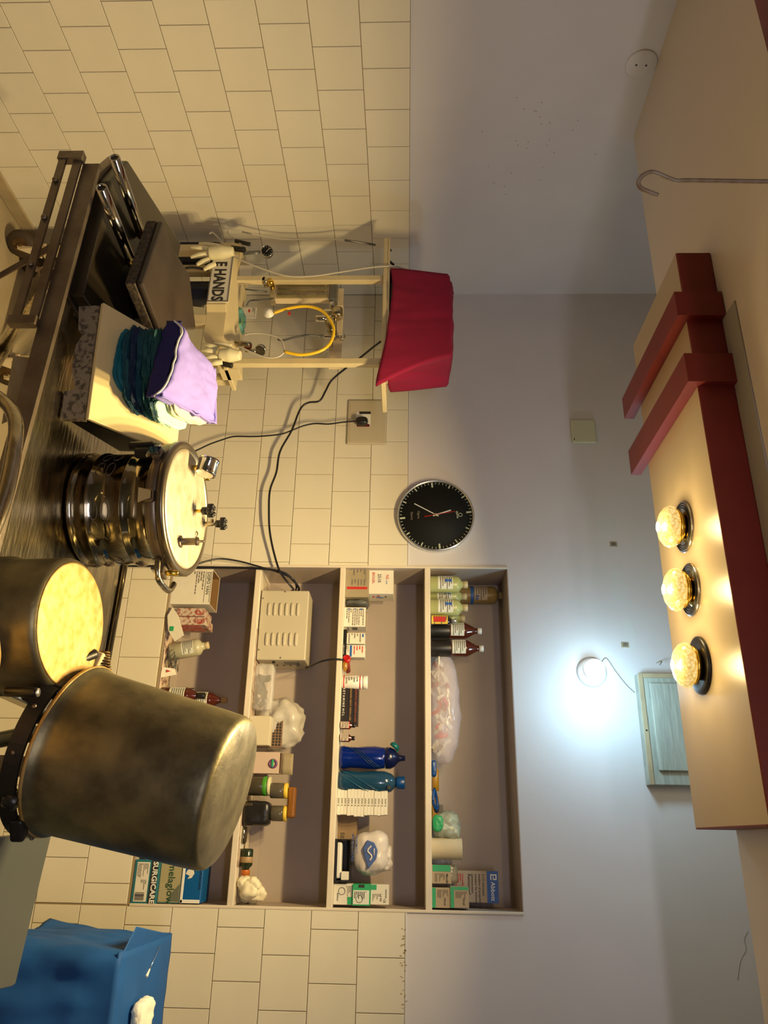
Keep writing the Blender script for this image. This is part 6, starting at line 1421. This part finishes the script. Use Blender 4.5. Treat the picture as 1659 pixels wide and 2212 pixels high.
# arms down to a post, handle blocks
pe = at_d(20, 1775, 1.36)
cyl(at_d(40, 1735, 1.30), at_d(14, 1722, 1.30), 0.016, 'clamp_knob', M_BLACK, t)
G().box((-0.012, -0.012, -0.010), (0.028, 0.012, 0.014), 0.005, M=Matrix.Translation(at_d(38, 1780, 1.32)) @ Matrix.Rotation(0.5, 4, 'Z'), seg=2).done('handle_block', M_BLACK, t)
G().tube([at_d(30, 1715, 1.32), at_d(-20, 1705, 1.34), at_d(-60, 1700, 1.36)], 0.010, 10).done('arm', M_BLACK, t)
G().tube([at_d(78, 1585, 1.46), at_d(40, 1590, 1.46), at_d(0, 1598, 1.46), at_d(-60, 1608, 1.46)], 0.015, 14).done('post', mat('greenish_steel', (0.20, 0.21, 0.16), 0.3, 0.9), t)
G().box((-0.018, -0.018, -0.10), (0.018, 0.018, 0.02), 0.003, M=Matrix.Translation(at_d(30, 1655, 1.44))).done('post_block', M_CREAM2, t)
G().tube([at_d(-60, 1608, 1.46), Vector((at_d(-60, 1608, 1.46).x, at_d(-60, 1608, 1.46).y, 0.3)), Vector((at_d(-60, 1608, 1.46).x, at_d(-60, 1608, 1.46).y, 0.002))], 0.015, 14, smooth=False).done('post', M_STEEL, t)
# spring and hinge between the pots
G().tube([at_d(80, 1500, 1.42), at_d(140, 1450, 1.44), at_d(175, 1425, 1.47), at_d(205, 1412, 1.5)], 0.010, 10).tube([at_d(70, 1520, 1.40), at_d(110, 1500, 1.42), at_d(128, 1520, 1.41)], 0.007, 8).done('hinge_arm', M_BLACKM, t)
G().box((-0.02, -0.02, -0.008), (0.02, 0.02, 0.012), 0.002, M=Matrix.Translation(at_d(210, 1432, 1.52)) @ Matrix.Rotation(0.3, 4, 'Y')).done('hinge_plate', M_CREAM, t)
cs = at_d(225, 1408, 1.53); ce = at_d(228, 1462, 1.51)
pts = []
for i in range(90):
    f = i/89; a = f*2*PI*9; c = cs*(1-f)+ce*f; pts.append(c+Vector((0, math.cos(a)*0.010, math.sin(a)*0.010)))
G().tube(pts, 0.0022, 5, smooth=False).done('coil_spring', M_HUB, t)
# black handle with a bright end in front of the small pot
cyl(at_d(14, 1494, 1.31), at_d(80, 1496, 1.30), 0.0085, 'handle', M_BLACK, t); cyl(at_d(80, 1496, 1.30), at_d(84, 1496, 1.30), 0.0075, 'handle_tip', M_SILVER, t)
G().tube([at_d(60, 1500, 1.33), at_d(75, 1515, 1.36), at_d(70, 1540, 1.38), at_d(85, 1550, 1.40)], 0.012, 10).done('bracket_joint', M_BLACKM, t)
# a third dome, mostly outside the frame
G().lathe([(0.12, -0.10), (0.13, 0.0), (0.125, 0.005), (0.09, 0.02), (0, 0.026)], 48, Matrix.Translation(at_d(-72, 1515, 1.20)) @ Matrix.Rotation(-0.35, 4, 'X') @ Matrix.Rotation(0.12, 4, 'Y')).done('outer_dome', M_ALUTOP, t)

# curved tube handle at the near edge of the table
t = thing('tube_handle', 'bent steel tube handle in front of the operating table', 'handle', tuple(at_d(10, 1000, 1.25)))
G().tube([at_d(-40, 838, 1.40), at_d(-6, 858, 1.38), at_d(22, 882, 1.35), at_d(34, 915, 1.32), at_d(32, 960, 1.28), at_d(22, 1020, 1.24), at_d(6, 1085, 1.20), at_d(-30, 1180, 1.15)], 0.0125, 16).done('tube', M_STEEL, t)
e = at_d(-40, 838, 1.40)
G().tube([e, (e.x, e.y, 0.35), (e.x, e.y, 0.002)], 0.0125, 14, smooth=False).done('leg', M_STEEL, t)

# ================================================================== GREY TRAY TOP, LOWER RIGHT OF THE ROOM
zg = 0.85
P4 = [on_z(113, 1797, zg), on_z(72, 1965, zg), on_z(34, 2125, zg), on_z(26, 2131, zg), on_z(0, 2137, zg)]
v0 = on_z(0, 1808, zg)
pts = P4+[Vector((P4[-1].x+0.01, P4[-1].y-0.35, zg)), Vector((v0.x+0.02, v0.y-0.22, zg)), v0]
t = thing('instrument_trolley', 'grey enamelled trolley top with worn streaks beside the big drum', 'trolley', tuple((P4[0]+P4[2])/2-Vector((0, 0, zg))))
G().prism([p-Vector((0, 0, 0.018)) for p in pts], (0, 0, 0.018), 0.002).done('top', M_GREYP, t)
for p in (P4[0]+Vector((0.04, -0.05, 0)), P4[2]+Vector((-0.04, -0.06, 0)), pts[5]+Vector((-0.04, 0.04, 0)), pts[6]+Vector((0.04, 0.04, 0))):
    G().box((p.x-0.012, p.y-0.012, 0.0), (p.x+0.012, p.y+0.012, zg-0.0185), 0.002).done('leg', M_GREYP, t)

# ================================================================== BLUE DRAPED TABLE
zb = 0.93
t = thing('side_table', 'low table hidden under the bright blue drape', 'table', (2.75, -0.58, 0.0))
G().box((2.60, -0.765, zb-0.035), (3.2, -0.37, zb-0.008), 0.003).done('table_top', M_CREAM2, t)
for x in (2.63, 3.16):
    for y in (-0.73, -0.41): G().box((x-0.015, y-0.015, 0), (x+0.015, y+0.015, zb-0.0355), 0.002).done('leg', M_CREAM2, t)
dr = thing('blue_drape', 'bright blue surgical drape covering the table at the right wall', 'drape', (2.75, -0.58, zb))
c0, c1 = on_z(272, 2005, zb), on_z(371, 2002, zb)
xl = 2.565; yn, yf = -0.785, -0.365
def dtop(u, v):
    x = xl-0.003+(3.25-xl)*u; y = yn+(yf-yn)*v
    return Vector((x, y, zb+0.003*noise.noise(Vector((x*14, y*14, 1)))-0.010*math.exp(-(v/0.04)**2)))
G().quadgrid(dtop, 40, 24).done('drape_top', M_BLUE, dr, solid=0.003)
def dskirt(u, v):
    # hem path: far left corner, near left corner, then along the near side
    Ls, Lf = yf-yn, 3.25-xl
    d = u*(Ls+Lf)
    c = 0.03
    if d < Ls-c: x, y, nx, ny = xl-0.003, yf-d, -1, 0
    elif d > Ls+c: x, y, nx, ny = xl+(d-Ls), yn-0.003, 0, -1
    else:
        f = (d-Ls+c)/(2*c)*PI/2; x = xl-0.003+c-c*math.cos(f); y = yn-0.003+c-c*math.sin(f); nx, ny = -math.cos(f), -math.sin(f)
    w1 = 0.022*noise.noise(Vector((d*8, v*1.4, 2)))+0.007*noise.noise(Vector((d*26, v*4, 3)))
    o_ = (w1+0.020*v)*min(1, v*4)
    return Vector((x+nx*o_, y+ny*o_, zb-0.002-0.36*v))
G().quadgrid(dskirt, 110, 30).done('drape_front', M_BLUE, dr, solid=0.003)
k0 = on_z(276, 1996, zb); k1 = on_z(371, 1999, zb)
G().prism([Vector((xl-0.001, k0.y+0.01, zb-0.006)), Vector((xl-0.001, yf, zb-0.006)), Vector((xl-0.052, k0.y+0.055, zb+0.004))], (0.003, 0, 0.002)).done('turned_corner', M_BLUE, dr)
# needle and cotton on the drape
a, b = on_z(316, 2110, zb+0.004), on_z(346, 2043, zb+0.004)
t = thing('needle', 'thin steel needle with a clear hub lying on the blue drape', 'needle', tuple(a))
G().tube([a+(b-a)*0.22, b], 0.0007, 6, smooth=False).done('shaft', M_SILVER, t)
cyl(a, a+(b-a)*0.24, 0.004, 'hub', M_WHITE, t, r2=0.002)
a, b = on_z(305, 2170, zb+0.02), on_z(305, 2240, zb+0.02)
tag(G().blob(tuple((a+b)/2), ((b-a).length*1.1, 0.10, 0.028), 0.007, 26, 3, pw=6, flat=True).done('cotton_pad', mat('cotton', (0.85, 0.82, 0.70), 0.9, bump=0.6, bscale=80)), 'thick white cotton pad lying on the blue drape', 'cotton pad')
